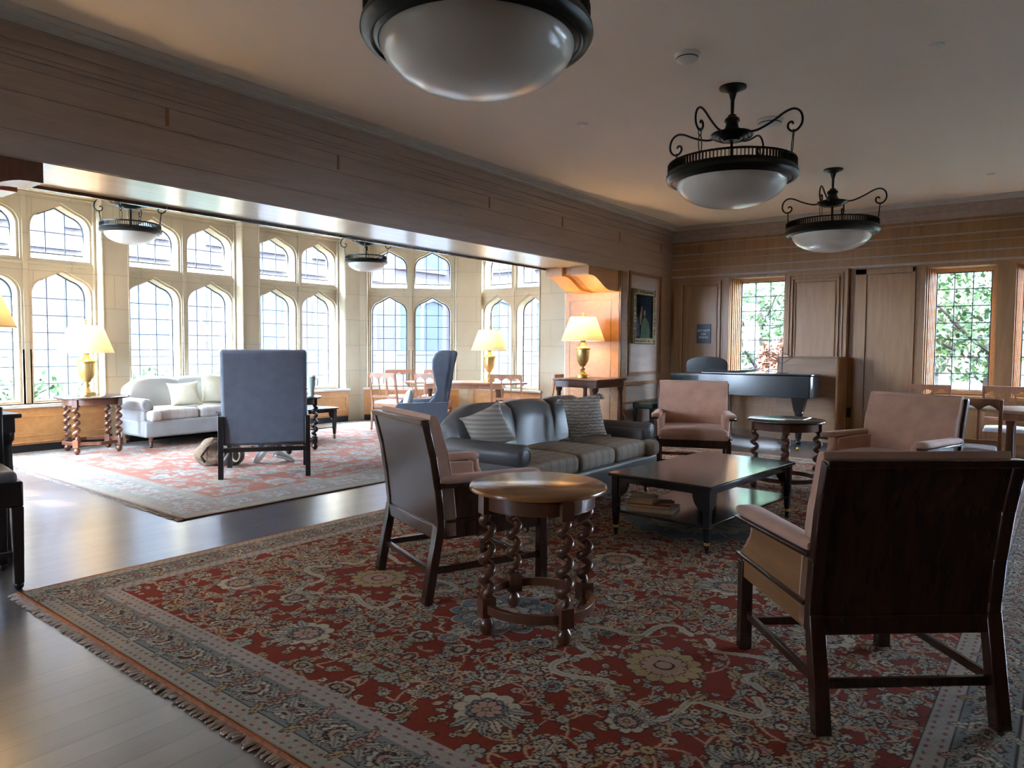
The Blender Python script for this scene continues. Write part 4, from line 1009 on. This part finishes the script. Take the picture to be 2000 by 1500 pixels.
# ------------------------------------------------------------------ ceiling bowl lights
def bowl_light(label,loc,rz,R=.48,stem=.23,group='iron bowl lights along the ceiling'):
    """origin at the ceiling; everything hangs below"""
    t=thing('bowl_pendant',label,'ceiling light',loc,rz,group); ir=M['iron']; k=R/.48
    zh=-(stem+.12); zr=zh-.225*k if R>.4 else zh-.21
    MB().lathe([(.0,0),(.10,0),(.10,-.012),(.07,-.022),(.03,-.045),(.022,-.075),(.014,-.10),(.012,-stem),(.022,-stem-.005),(.024,-stem-.02),(.016,-stem-.03)],24).build('stem',ir,t,ang=40)
    hub=MB().lathe([(.016,zh+.145),(.03,zh+.14),(.034,zh+.125),(.052,zh+.115),(.058,zh+.095),(.044,zh+.078),(.052,zh+.045),(.082,zh+.012),(.155,zh),(.16,zh-.012),(.15,zh-.022),(.14,zh-.018),(.13,zh-.032),(.115,zh-.026),(.10,zh-.045),(.08,zh-.036),(.06,zh-.055),(.03,zh-.05),(.0,zh-.06)],32).build('hub',ir,t,ang=40)
    MB().bar((0,0,zh-.05),(0,0,zr-.03),.016,.016,up=(0,1,0)).build('centre_rod',ir,t)
    ring=MB()
    # gallery: top rim, bottom rim, uprights, flared lip
    zt,zb=zr,zr-.060*max(k,.8)
    Ri=R*.965
    def hoop(r,z,h,th): ring.lathe([(r+th,z+h),(r+th,z-h),(r-th,z-h),(r-th,z+h),(r+th,z+h)],72,cap=False)
    hoop(Ri,zt,.007,.005); hoop(Ri,zb,.006,.005)
    n=110 if R>.4 else 84
    for q in range(n):
        a=2*PI*q/n; x,y=Ri*math.cos(a),Ri*math.sin(a); ring.bar((x,y,zt),(x,y,zb),.018*k,.005,up=(-y/Ri,x/Ri,0))
    f=k
    ring.lathe([(Ri+.004,zb),(Ri+.018*f,zb-.02*f),(Ri+.022*f,zb-.045*f),(Ri+.008*f,zb-.068*f),(Ri-.02*f,zb-.078*f),(Ri-.03*f,zb-.070*f),(Ri-.05*f,zb-.082*f),(Ri-.065*f,zb-.074*f),(Ri-.055*f,zb-.05*f),(Ri-.01,zb)],72,cap=False)
    ring.build('rim_gallery',ir,t,ang=40)
    Rb=Ri-.055*f; z0=zb-.07*f; dp=.195*f; prof=[]
    for q in range(15):
        a=PI/2*q/14; prof.append((Rb*math.cos(a)**.95 if q<14 else 0,z0-dp*math.sin(a)))
    MB().lathe(prof,64,cap=False).build('glass_bowl',M['bowl'],t,ang=80)
    for q in range(4):
        a=PI/4+PI/2*q; ca,sa=math.cos(a),math.sin(a); e=R/.5
        prof=[(.14,zh-.01),(.20,zh-.01),(.27,zh+.01),(.34,zh+.04),(.41,zh+.075),(.47,zh+.085),(.515,zh+.06),(.535,zh+.015),(.53,zh-.035),(.495,zh-.07),(.455,zh-.068),(.432,zh-.04),(.437,zh-.012),(.46,zh-.005),(.47,zh-.022)]
        if R<.4: prof=[(.14,zh-.01),(.18,zh+.01),(.22,zh+.035),(.27,zh+.045),(.32,zh+.03),(.345,zh-.01),(.345,zh-.05),(.32,zh-.08),(.285,zh-.082),(.268,zh-.06),(.276,zh-.035),(.295,zh-.04)]
        # smooth the scroll
        P3=[Vector((r*ca,r*sa,z)) for r,z in prof]; sm=[]
        for i in range(len(P3)-1):
            p0,p1,p2,p3=P3[max(0,i-1)],P3[i],P3[i+1],P3[min(len(P3)-1,i+2)]
            for u in(0,.25,.5,.75): sm.append(.5*((2*p1)+(-p0+p2)*u+(2*p0-5*p1+4*p2-p3)*u*u+(-p0+3*p1-3*p2+p3)*u**3))
        sm.append(P3[-1])
        o=MB().tube(sm,.0085 if R>.4 else .007,6).build('scroll_arm',ir,t,ang=80)
        hr=R*.965
        ch=MB(); ztop=(zh-.07) if R>.4 else zh-.082; rtop=.475 if R>.4 else .30
        L=ztop-zt; c1=.30
        def link(p0,p1,w):
            p0,p1=Vector(p0),Vector(p1); m=(p0+p1)/2; d=(p1-p0)/2; s_=Vector((-sa,ca,0))*w
            ch.tube([m+d*math.cos(x)+s_*math.sin(x) for x in [2*PI*i/14 for i in range(14)]],.0035,5,closed=True)
        p=lambda u:(( rtop+(hr-rtop)*u)*ca,(rtop+(hr-rtop)*u)*sa,ztop+(zt-ztop)*u)
        link(p(-.06),p(c1),.011); link(p(c1-.08),p(1.05),.013)
        ch.build('chain',ir,o,ang=80)
    return t
bowl_light('large iron bowl ceiling light cropped by the top edge, nearest the camera',(-1.97,2.34,ZC),math.radians(-52))
bowl_light('large iron bowl ceiling light in the middle of the row of three',(-1.99,5.36,ZC),math.radians(-52))
bowl_light('iron bowl ceiling light farthest along the row, before the panelled wall',(-1.98,8.42,ZC),math.radians(-45))
bowl_light('small iron bowl light under the bay ceiling at left, before the second window group',(-7.70,3.55,ZB),math.radians(3),.292,.46,'small bowl lights in the bay')
bowl_light('small iron bowl light under the bay ceiling beside the corner windows',(-7.70,6.75,ZB),math.radians(1),.292,.46,'small bowl lights in the bay')
# ------------------------------------------------------------------ ceiling fittings
def detector(label,x,y,r=.07):
    t=thing('smoke_detector',label,'smoke detector',(x,y,ZC),0)
    MB().lathe([(0,0),(r,0),(r,-.012),(r*.86,-.022),(r*.8,-.045),(r*.5,-.058),(0,-.06)],28).build('housing',M['white'],t,ang=40)
    MB().lathe([(r*.84,-.026),(r*.85,-.03),(r*.82,-.036)],28,cap=False).build('vent_ring',M['black'],t)
detector('white smoke detector on the ceiling between the first and second bowl lights',-2.02,4.585,.085)
detector('white smoke detector on the ceiling just beyond the middle bowl light',-2.01,6.31,.115)
def sprinkler(label,x,y):
    t=thing('sprinkler_cover',label,'sprinkler',(x,y,ZC),0,'sprinkler covers on the ceiling')
    MB().lathe([(0,0),(.045,0),(.045,-.006),(.036,-.010),(.036,-.014),(0,-.014)],24).build('cover_plate',M['white'],t,ang=40)
sprinkler('round sprinkler cover on the ceiling at upper right',-.664,5.41)
sprinkler('round sprinkler cover on the ceiling left of the middle bowl light',-3.38,5.46)
sprinkler('round sprinkler cover near the far right of the ceiling above the windows',-.614,9.65)
sprinkler('round sprinkler cover below the middle bowl in view, near the far wall corner',-3.3,9.72)
# ------------------------------------------------------------------ piano corner
t=thing('grand_piano','black grand piano before the back window, closed lid, behind the salmon armchair','piano',(-3.46,10.0,0),math.radians(-2)); t.scale=(1,1,1.045)
eb=M['ebony']
case=[(-1.0,-.27),(.98,-.27),(1.0,-.20),(1.0,.05),(.95,.14),(.7,.24),(.45,.42),(.2,.62),(-.05,.72),(-.5,.74),(-1.0,.74)]
MB().prism(case,.68,.96).build('case',eb,t,bevel=.008)
lid=[(x*1.012+.002,(y-.2)*1.02+.2) for x,y in case]; 
MB().prism([p for p in lid if p[0]>-.55]+[(-.55,.75),(-.55,-.28)] if False else [(-.52,-.28),(.99,-.28),(1.012,-.21),(1.012,.05),(.96,.15),(.71,.25),(.46,.43),(.21,.63),(-.04,.735),(-.52,.755)],.965,.985).build('lid',eb,t,bevel=.005)
MB().prism([(-.50,-.25),(-.02,-.20),(-.02,.70),(-.50,.72)],.99,1.012,M=T(0,0,0,ry=-.035)).build('folded_lid_flap',eb,t,bevel=.004)
MB().box(-1.02,-.62,-.27,.74,.60,.68).box(-1.0,-.55,-.27,-.16,.66,.94).build('key_bed',eb,t,bevel=.01)
ky=MB()
for k in range(36): ky.box(-.99,-.86,-.14+k*.0235,-.119+k*.0235,.72,.735)
ky.build('keyboard',M['white'],t,smooth=False)
md=[]
for k in range(17): a=PI*k/16; md.append((.30*math.cos(a),.12*math.sin(a)**.7))
MB().prism([(-.30,-.10)]+[(.30,-.10)]+md,-.012,.012,ax=1,M=T(-.60,.10,1.07,rz=.25)).build('music_desk',eb,t,bevel=.004)
for x,y in((-.82,-.18),(.80,-.10),(-.82,.64)):
    lg=MB().bar((x,y,.68),(x,y,.50),.17,.17,up=(0,1,0),w1=.11,h1=.11).lathe([(.05,.50),(.06,.48),(.045,.44),(.052,.30),(.036,.14),(.05,.12),(.05,.10),(.03,.08)],16,M=T(x,y,0)).bar((x,y,.08),(x,y,.05),.07,.07,up=(0,1,0))
    o=lg.build('leg',eb,t,bevel=.004,ang=50)
    MB().lathe([(.028,-.016),(.03,0),(.028,.016)],14,M=T(x,y,.030,ry=PI/2)).build('caster',M['gold'],o)
ly=MB().box(-.66,-.60,.16,.22,.12,.62).box(-.66,-.60,.28,.34,.12,.62).box(-.70,-.56,.10,.40,.08,.12); ly.build('pedal_lyre',eb,t,bevel=.006)
pd=MB()
for k in range(3): pd.box(-.80,-.62,.17+k*.06,.195+k*.06,.07,.08)
pd.build('pedals',M['gold'],t)
t=thing('wire_stand','thin reddish wire stand standing on the piano against the window','stand',(-2.93,9.98,1.03),.15)
rd=plain('rusty_wire',(.06,.02,.015),.5)
MB().bar((0,0,0),(0,0,.36),.014,.014,up=(0,1,0)).build('post',rd,t)
ws=MB(); 
for a,b in (((0,0,.28),(-.17,0,.215)),((-.17,0,.215),(0,0,.13)),((0,0,.28),(.14,0,.22)),((.14,0,.22),(0,0,.13)),((-.17,0,.215),(-.13,0,.22)),((-.05,.0,.29),(-.05,0,.10)),((0,0,.22),(.14,0,.22))): ws.bar(a,b,.008,.008,up=(0,1,0))
ws.build('frame',rd,t)
MB().box(-.08,.08,-.012,.012,0,.008).box(-.012,.012,-.06,.06,0,.008).build('base',M['black'],t)
t=thing('piano_bench','low dark green bench in the far left corner beside the piano','bench',(-4.84,9.92,0),0)
MB().rbox(0,0,.50,.34,.62,.09,.02,bulge=.01).build('seat',M['greenbox'],t)
for sx in(-1,1):
    for sy in(-1,1): MB().bar((sx*.14,sy*.27,.46),(sx*.14,sy*.27,0),.045,.045,up=(0,1,0),w1=.03,h1=.03).build('leg',M['darkwood'],t)
# brown cabinet behind the piano
t=thing('low_cabinet','tall plain brown cabinet standing between the piano and the wall panel','cabinet',(-2.745,10.73,0),0)
MB().box(-.40,.40,-.26,.26,.06,1.235).build('body',M['oak_x'],t,bevel=.006)
MB().box(-.41,.41,-.27,.27,1.235,1.255).build('top',M['oak_x'],t,bevel=.004)
MB().box(-.37,.37,-.23,.23,0,.06).build('plinth',M['darkwood'],t)
# wall plate low on the panelling
tag(MB().box(-2.335,-2.285,D-.02,D-.005,.38,.52).build('wall_outlet',M['black'],None,bevel=.004),'black wall outlet low on the panelling right of the brown cabinet','outlet')
# painting
t=thing('framed_painting','gilt-framed dark painting of a seated figure in green on the narrow wall by the corner','painting',(-5.078,10.03,1.43),0)
fr=MB(); y0,y1,z0,z1=-.37,.37,0,.83
for (b0,b1,c0,c1) in ((y0,y1,z0,z0+.085),(y0,y1,z1-.085,z1),(y0,y0+.085,z0+.085,z1-.085),(y1-.085,y1,z0+.085,z1-.085)): fr.box(0,.045,b0,b1,c0,c1)
r=random.Random(2)
for k in range(120):
    q=r.random(); e=r.choice(((r.uniform(y0,y1),z0+.04),(r.uniform(y0,y1),z1-.04),(y0+.04,r.uniform(z0,z1)),(y1-.04,r.uniform(z0,z1))))
    fr.lathe([(0,.0),(.018,.004),(.012,.016),(0,.02)],7,M=T(.040,e[0],e[1],ry=PI/2))
fr.build('frame',plain('dull_gilt',(.20,.15,.07),.4,.4,noise=.3,scale=30),t,bevel=.006,smooth=True)
MB().box(.004,.018,y0+.08,y1-.08,z0+.08,z1-.08).build('canvas',plain('painting_ground',(.014,.017,.026),.9,noise=.5,scale=5,spec=.1),t,smooth=False)
fg=MB()
fg.prism([(-.10,.085),(.20,.085),(.22,.20),(.17,.33),(.09,.40),(.0,.40),(-.08,.30)],.018,.021,ax=0); fg.build('green_dress',plain('painted_green',(.04,.08,.04),.9,noise=.4,scale=9),t,smooth=False)
fg=MB(); fg.lathe([(0,0),(.045,0),(.045,.004),(0,.004)],20,M=T(.018,.03,.47,ry=PI/2)@Matrix.Diagonal((1.25,.85,1,1))); fg.prism([(-.12,.28),(-.07,.30),(-.03,.56),(-.07,.58),(-.14,.40)],.018,.021,ax=0)
fg.build('pale_figure',plain('painted_flesh',(.16,.10,.07),.9,noise=.4,scale=12),t,smooth=False)
fg=MB(); fg.prism([(-.26,.10),(-.10,.10),(-.12,.30),(-.20,.42),(-.26,.40)],.018,.0195,ax=0); fg.build('blue_drape',plain('painted_blue',(.035,.04,.07),.9,noise=.4,scale=12),t,smooth=False)
# sign on the panel
t=thing('wall_sign','small blue-grey sign with white lettering on the panel left of the back window','sign',(-4.52,D-.012,1.60),0)
MB().box(-.12,.12,0,.010,-.155,.155).build('plate',plain('sign_blue',(.035,.055,.085),.4,noise=.1),t,bevel=.003)
for i,(tx,zz) in enumerate((('DO NOT',.035),('USE',-.02),('PIANO',-.075))):
    cu=bpy.data.curves.new('lettering','FONT'); cu.body=tx; cu.size=.052; cu.align_x='CENTER'; cu.extrude=.001; cu.materials.append(M['white'])
    tmp=bpy.data.objects.new('lettering',cu); me_=bpy.data.meshes.new_from_object(tmp); bpy.data.objects.remove(tmp); o=bpy.data.objects.new('lettering',me_); C.objects.link(o); o.parent=t; o.location=(0,-.002,zz); o.rotation_euler=(PI/2,0,0)
# ------------------------------------------------------------------ small things
t=thing('tumbler','tall pale green travel tumbler with straw on the dark twist table beside the tall chair','tumbler',(-7.55,5.69,RG+.702),.4)
MB().lathe([(0,0),(.036,0),(.038,.01),(.038,.10),(.052,.125),(.054,.25),(.056,.252)],24).build('body',M['sage'],t,ang=50)
MB().lathe([(.056,.25),(.057,.262),(.05,.268),(0,.268)],24).build('lid',M['white'],t)
MB().tube([(.015,0,.26),(.015,0,.33),(.02,0,.36)],.004,8).build('straw',M['white'],t)
MB().tube([(.054,0,.22),(.085,0,.225),(.092,0,.18),(.085,0,.13),(.054,0,.13)],.008,8).build('handle',M['sage'],t)
# backpack slumped on the rug
t=thing('backpack','slumped tan and brown backpack on the rug at the left leg of the tall chair','bag',(-7.40,4.36,RG),math.radians(50)); t.scale=(.80,.80,.80)
def blob(mb,c,sx,sy,sz,seed,amp=.12,nu=26,nv=16,sag=.0):
    r=random.Random(seed); ph=[(r.uniform(1,4),r.uniform(1,4),r.uniform(0,6),r.uniform(.3,1)) for _ in range(9)]
    vs=[];fs=[]
    for j in range(nv+1):
        v=PI*j/nv
        for i in range(nu):
            u=2*PI*i/nu; d=1+amp*sum(a*math.sin(p*u+q*v+f) for p,q,f,a in [(round(p),q,f,a) for p,q,f,a in ph])/3
            x,y,z=math.sin(v)*math.cos(u),math.sin(v)*math.sin(u),math.cos(v)
            z=max(z,-.8) ; vs.append((c[0]+sx*x*d,c[1]+sy*y*d,c[2]+sz*z*(d if z>-.79 else 1)))
    for j in range(nv):
        for i in range(nu): i2=(i+1)%nu; fs.append((j*nu+i,j*nu+i2,(j+1)*nu+i2,(j+1)*nu+i))
    return mb.add(vs,fs)
blob(MB(),(-.14,0,.165),.21,.15,.205,3,.16).build('body',M['canvas_tan'],t,ang=60)
blob(MB(),(.11,-.02,.155),.19,.15,.19,8,.10).build('front_pocket',M['canvas_dk'],t,ang=60)
st=MB(); st.tube([(-.20,-.13,.06),(-.24,-.17,.15),(-.16,-.15,.27),(-.04,-.12,.34),(.06,-.08,.35)],.011,6,sx=.5,sy=2).tube([(.0,-.15,.05),(.05,-.19,.16),(.04,-.17,.27)],.011,6,sx=.5,sy=2)
st.build('strap',M['canvas_dk'],t)
lp=MB(); lp.tube([(.21+.05*math.cos(a),-.175,.16+.09*math.sin(a)) for a in [2*PI*k/18 for k in range(18)]],.011,6,closed=True); lp.build('loop_handle',M['paper'],t)
# person in the tall chair, facing the windows
pr=thing('person','person sitting in the tall slate-blue chair facing the windows, white and grey sneakers showing','person',(-6.72,4.49,RG),heading(-.807,.59))
def skin_body(name,verts,edges,radii,mat,parent,root=0):
    me=bpy.data.meshes.new(name); me.from_pydata(verts,edges,[]); o=bpy.data.objects.new(name,me); C.objects.link(o); o.parent=parent
    sk=o.modifiers.new('skin','SKIN'); sk.use_smooth_shade=True
    for i,rr in enumerate(radii):
        me.skin_vertices[0].data[i].radius=rr if hasattr(rr,'__len__') else (rr,rr)
    me.skin_vertices[0].data[root].use_root=True
    sb=o.modifiers.new('sub','SUBSURF'); sb.levels=1; sb.render_levels=2; me.materials.append(mat); return o
V=[(0,-.06,.56),(0,-.08,.72),(0,-.10,.90),(0,-.09,1.00),(0,-.07,1.05),(0,-.05,1.10)]; R_=[(.15,.11),(.14,.10),(.16,.10),(.06,.055),(.055,.06),(.075,.085)]
Eg=[(0,1),(1,2),(2,3),(3,4),(4,5)]
for s in(-1,1):
    b=len(V); V+=[(s*.09,.05,.55),(s*.11,.42,.54),(s*.10,.50,.50),(s*.09+.0,.49,.22),(s*.09+.02,.50,.15)]; R_+=[.085,.065,.058,.042,.038]; Eg+=[(0,b),(b,b+1),(b+1,b+2),(b+2,b+3),(b+3,b+4)]
    b=len(V); V+=[(s*.17,-.08,.95),(s*.22,-.03,.74),(s*.15,.20,.68),(s*.10,.26,.68)]; R_+=[.055,.045,.034,.028]; Eg+=[(2,b),(b,b+1),(b+1,b+2),(b+2,b+3)]
skin_body('body',V,Eg,R_,M['navy'],pr)
hd=MB(); blob(hd,(0,-.03,1.14),.078,.092,.11,1,.01,24,16); hd.lathe([(0,0),(.012,.012),(0,.03)],8,M=T(0,.06,1.12,rx=-PI/2)); hd.build('head',M['skin'],pr,ang=80)
blob(MB(),(0,-.045,1.165),.085,.095,.10,5,.04,24,16).build('hair',M['darkwood'],pr,ang=80)
for s in(-1,1):
    hnd=MB(); blob(hnd,(s*.085,.30,.68),.038,.05,.018,1,.02,16,10)
    for k in range(4): hnd.tube([(s*.085+(k-1.5)*.018,.335,.682),(s*.085+(k-1.5)*.019,.37-abs(k-1.4)*.004,.68),(s*.085+(k-1.5)*.019,.395-abs(k-1.4)*.006,.668)],[.009,.008,.007],8)
    hnd.tube([(s*.085-s*.035,.30,.683),(s*.085-s*.055,.33,.68),(s*.085-s*.06,.35,.675)],[.011,.009,.008],8)
    hnd.build('hand',M['skin'],pr,ang=80)
def shoe(name,x,y,z,rx,rz,mat):
    mb=MB(); vs=[];fs=[];n=14;m=12
    for i in range(n+1):
        u=i/n; yy=-.10+.27*u; wd=.034+.012*math.sin(PI*min(1,u*1.05))+.006*u-(.03 if i==n else 0)-(.012 if i==0 else 0); hh=(.085 if u<.3 else .085-.05*((u-.3)/.7)**.7)
        for k in range(m):
            a=2*PI*k/m; vs.append((wd*math.cos(a),yy,max(0,.5*hh+.55*hh*math.sin(a)) ))
    for i in range(n):
        for k in range(m): k2=(k+1)%m; fs.append((i*m+k,i*m+k2,(i+1)*m+k2,(i+1)*m+k))
    fs+=[tuple(range(m)),tuple(n*m+k for k in range(m))]
    mb.add(vs,fs,M=T(x,y,z,rx=rx,rz=rz)); o=mb.build(name,mat,pr,ang=70)
    MB().prism([(-.036,-.10),(.036,-.10),(.046,.05),(.040,.15),(.0,.175),(-.040,.15),(-.046,.05)],-.004,.018,M=T(x,y,z,rx=rx,rz=rz)).build('sole',M['white'],o,bevel=.003)
    lc=MB()
    for k in range(4): lc.bar((-.022,.0+k*.02,.088-k*.008),(.022,.0+k*.02,.088-k*.008),.006,.004,up=(0,1,0))
    lc.add([],[]); q=lc.build('laces',M['white'],o); q.matrix_local=T(x,y,z,rx=rx,rz=rz)
shoe('sneaker',-.07,.50,.095,-.85,.9,M['shoe']); shoe('sneaker',.12,.56,.04,-.35,-.9,M['shoe2'])
# dark side chair at the left edge (only its right legs and rail show)
t=thing('wooden_side_chair','near-black wooden chair cut off by the left edge, tapered foot near the rug corner','chair',(-4.76,1.25,0),math.radians(-8))
dk=M['darkwood']
for x,y in((.23,.22),(-.23,.22),(.23,-.22),(-.23,-.22)):
    MB().bar((x,y,.46),(x,y,.035),.058,.058,up=(0,1,0),w1=.046,h1=.046).lathe([(.018,.04),(.024,.03),(.024,.015),(.014,.0)],12,M=T(x,y,0)).build('leg',dk,t,bevel=.004)
MB().box(-.25,.25,-.25,.25,.46,.60).build('seat_frame',dk,t,bevel=.008)
MB().rbox(0,0,.615,.46,.46,.07,.025,bulge=.02).build('seat',M['leather'],t,ang=80)
for s in(-1,1): MB().bar((s*.23,.2,.20),(s*.23,-.2,.20),.022,.03).build('stretcher',dk,t)
MB().box(-.25,-.21,-.24,.24,.6,.98).build('backrest',dk,t,bevel=.006)
# plug box and lamp flex beside the window dado
tag(MB().tube([(-9.5,4.1,.70),(-9.44,4.16,.45),(-9.50,4.22,.12),(-9.9,4.3,.02),(-10.05,4.35,.02)],.004,6).build('lamp_cord',M['paper'],None),'pale lamp cord hanging behind the left twist table','cord')
tag(MB().tube([(-5.2,9.1,.88),(-5.12,9.2,.62),(-4.98,9.3,.38),(-4.90,9.33,.03),(-4.95,9.0,.015)],.004,6).build('lamp_cord',M['paper'],None),'pale lamp cord looping down beside the pier console','cord')
# ------------------------------------------------------------------ outdoors
struct(MB().box(-60,40,-40,70,-.7,-.45),'trim_ground',M['grass'],smooth=False)
struct(MB().box(-30,-12,-10,30,-.45,-.43),'trim_terrace',M['paving'],smooth=False)
def ext_building(label,M_,W,H,n,rows):
    t=thing('college_building',label,'building',(0,0,0),0); t.matrix_world=M_
    MB().box(0,W,0,8,-.5,H).build('wall',M['brick'],t,smooth=False)
    MB().box(0,W,-.12,0,-.5,1.2).box(0,W,-.15,0,H-.8,H).box(0,W,-.12,0,4.6,5.0).build('stone_bands',M['extstone'],t,smooth=False)
    step=W/n
    for i in range(n):
        for j,(z0,z1) in enumerate(rows):
            x=step*(i+.5); ww=step*.32
            f=MB().prism(lancet(x-ww-.25,x+ww+.25,z0-.25,z1,z1+.7),-.16,0,ax=1,holes=[lancet(x-ww,x-.1,z0,z1-.1,z1+.25),lancet(x+.1,x+ww,z0,z1-.1,z1+.25)]).build('window_surround',M['extstone'],t,smooth=False)
            MB().prism(lancet(x-ww-.02,x+ww+.02,z0,z1,z1+.4),-.05,-.02,ax=1).build('pane',M['extglass'],f,smooth=False)
rows=[(1.2,3.6),(5.6,8.2),(9.6,11.6)]
ext_building('brick and limestone building across the court seen through the bay windows',Matrix.Translation((-27,-16,0))@Matrix.Rotation(PI/2,4,'Z'),46,14,9,rows)
ext_building('brick and limestone wing seen through the corner and side windows of the bay',Matrix.Translation((-26.8,30,0)),34,14,7,rows)
def foliage(mb,c,R,n,seed,leaf,flat=.8):
    r=np.random.default_rng(seed); v=[];f=[]
    for k in range(n):
        d=r.normal(size=3); d/=np.linalg.norm(d); p=np.array(c)+d*np.array([R,R,R*flat])*r.uniform(.45,1)**.5
        a=r.normal(size=3); a/=np.linalg.norm(a); b=np.cross(a,r.normal(size=3)); b/=np.linalg.norm(b); s=leaf*r.uniform(.6,1.2)
        o=len(v); v+=[tuple(p-a*s),tuple(p+b*s*.45),tuple(p+a*s),tuple(p-b*s*.45)]; f.append((o,o+1,o+2,o+3))
    return mb.add(v,f)
def tree(label,x,y,h,R,seed,mat,leaf=.085,n=4600,group='trees outside the back windows'):
    t=thing('tree',label,'tree',(x,y,-.45),0,group); r=random.Random(seed)
    tr=MB().tube([(0,0,0),(.05,.02,h*.3),(.1,-.05,h*.6),(.0,0,h*.85)],[.14,.11,.08,.04],8)
    for k in range(7):
        a=r.uniform(0,6.28); z=h*r.uniform(.3,.7); tr.tube([(.05,0,z),(R*.4*math.cos(a),R*.4*math.sin(a),z+.4),(R*.8*math.cos(a),R*.8*math.sin(a),z+.9)],[.05,.035,.015],6)
    tr.build('trunk',M['bark'],t)
    fo=MB()
    for k in range(7):
        a=r.uniform(0,6.28); q=R*r.uniform(0,.55); foliage(fo,(q*math.cos(a),q*math.sin(a),h*r.uniform(.45,.95)),R*r.uniform(.5,.75),n//7,seed*10+k,leaf)
    fo.build('crown',mat,t,smooth=False)
tree('green tree filling the single back window behind the piano',-5.6,17.0,4.4,2.2,1,M['leaf'])
tree('green tree with spreading branches outside the right-hand back window',-.9,15.2,4.2,1.9,2,M['leaf'])
tree('amber-leaved tree low between the two green trees outside the back windows',-3.75,13.6,1.9,.75,3,M['leaf2'],.08,2600)
tree('amber-leaved young tree beyond the right-hand back window',-2.3,20.0,3.0,1.2,4,M['leaf2'],.08,2600)
tree('tall green tree at the far right beyond the second window mullion',2.9,19.5,5.0,2.4,5,M['leaf'])
for i,(x,y,L,lb) in enumerate(((-14.2,3.6,2.4,'green hedge outside the first bay window group'),(-14.4,7.4,2.6,'green hedge outside the second and third bay window groups'))):
    t=thing('hedge',lb,'hedge',(x,y,-.45),0,None); mb=MB()
    for k in range(5): foliage(mb,((k%2)*.3,-L/2+L*k/4,.75),.62,330,40+i*9+k,.09,1)
    mb.build('leaves',M['leaf'],t,smooth=False); MB().box(-.3,.3,-L/2,L/2,0,.5).build('stems',M['bark'],t)
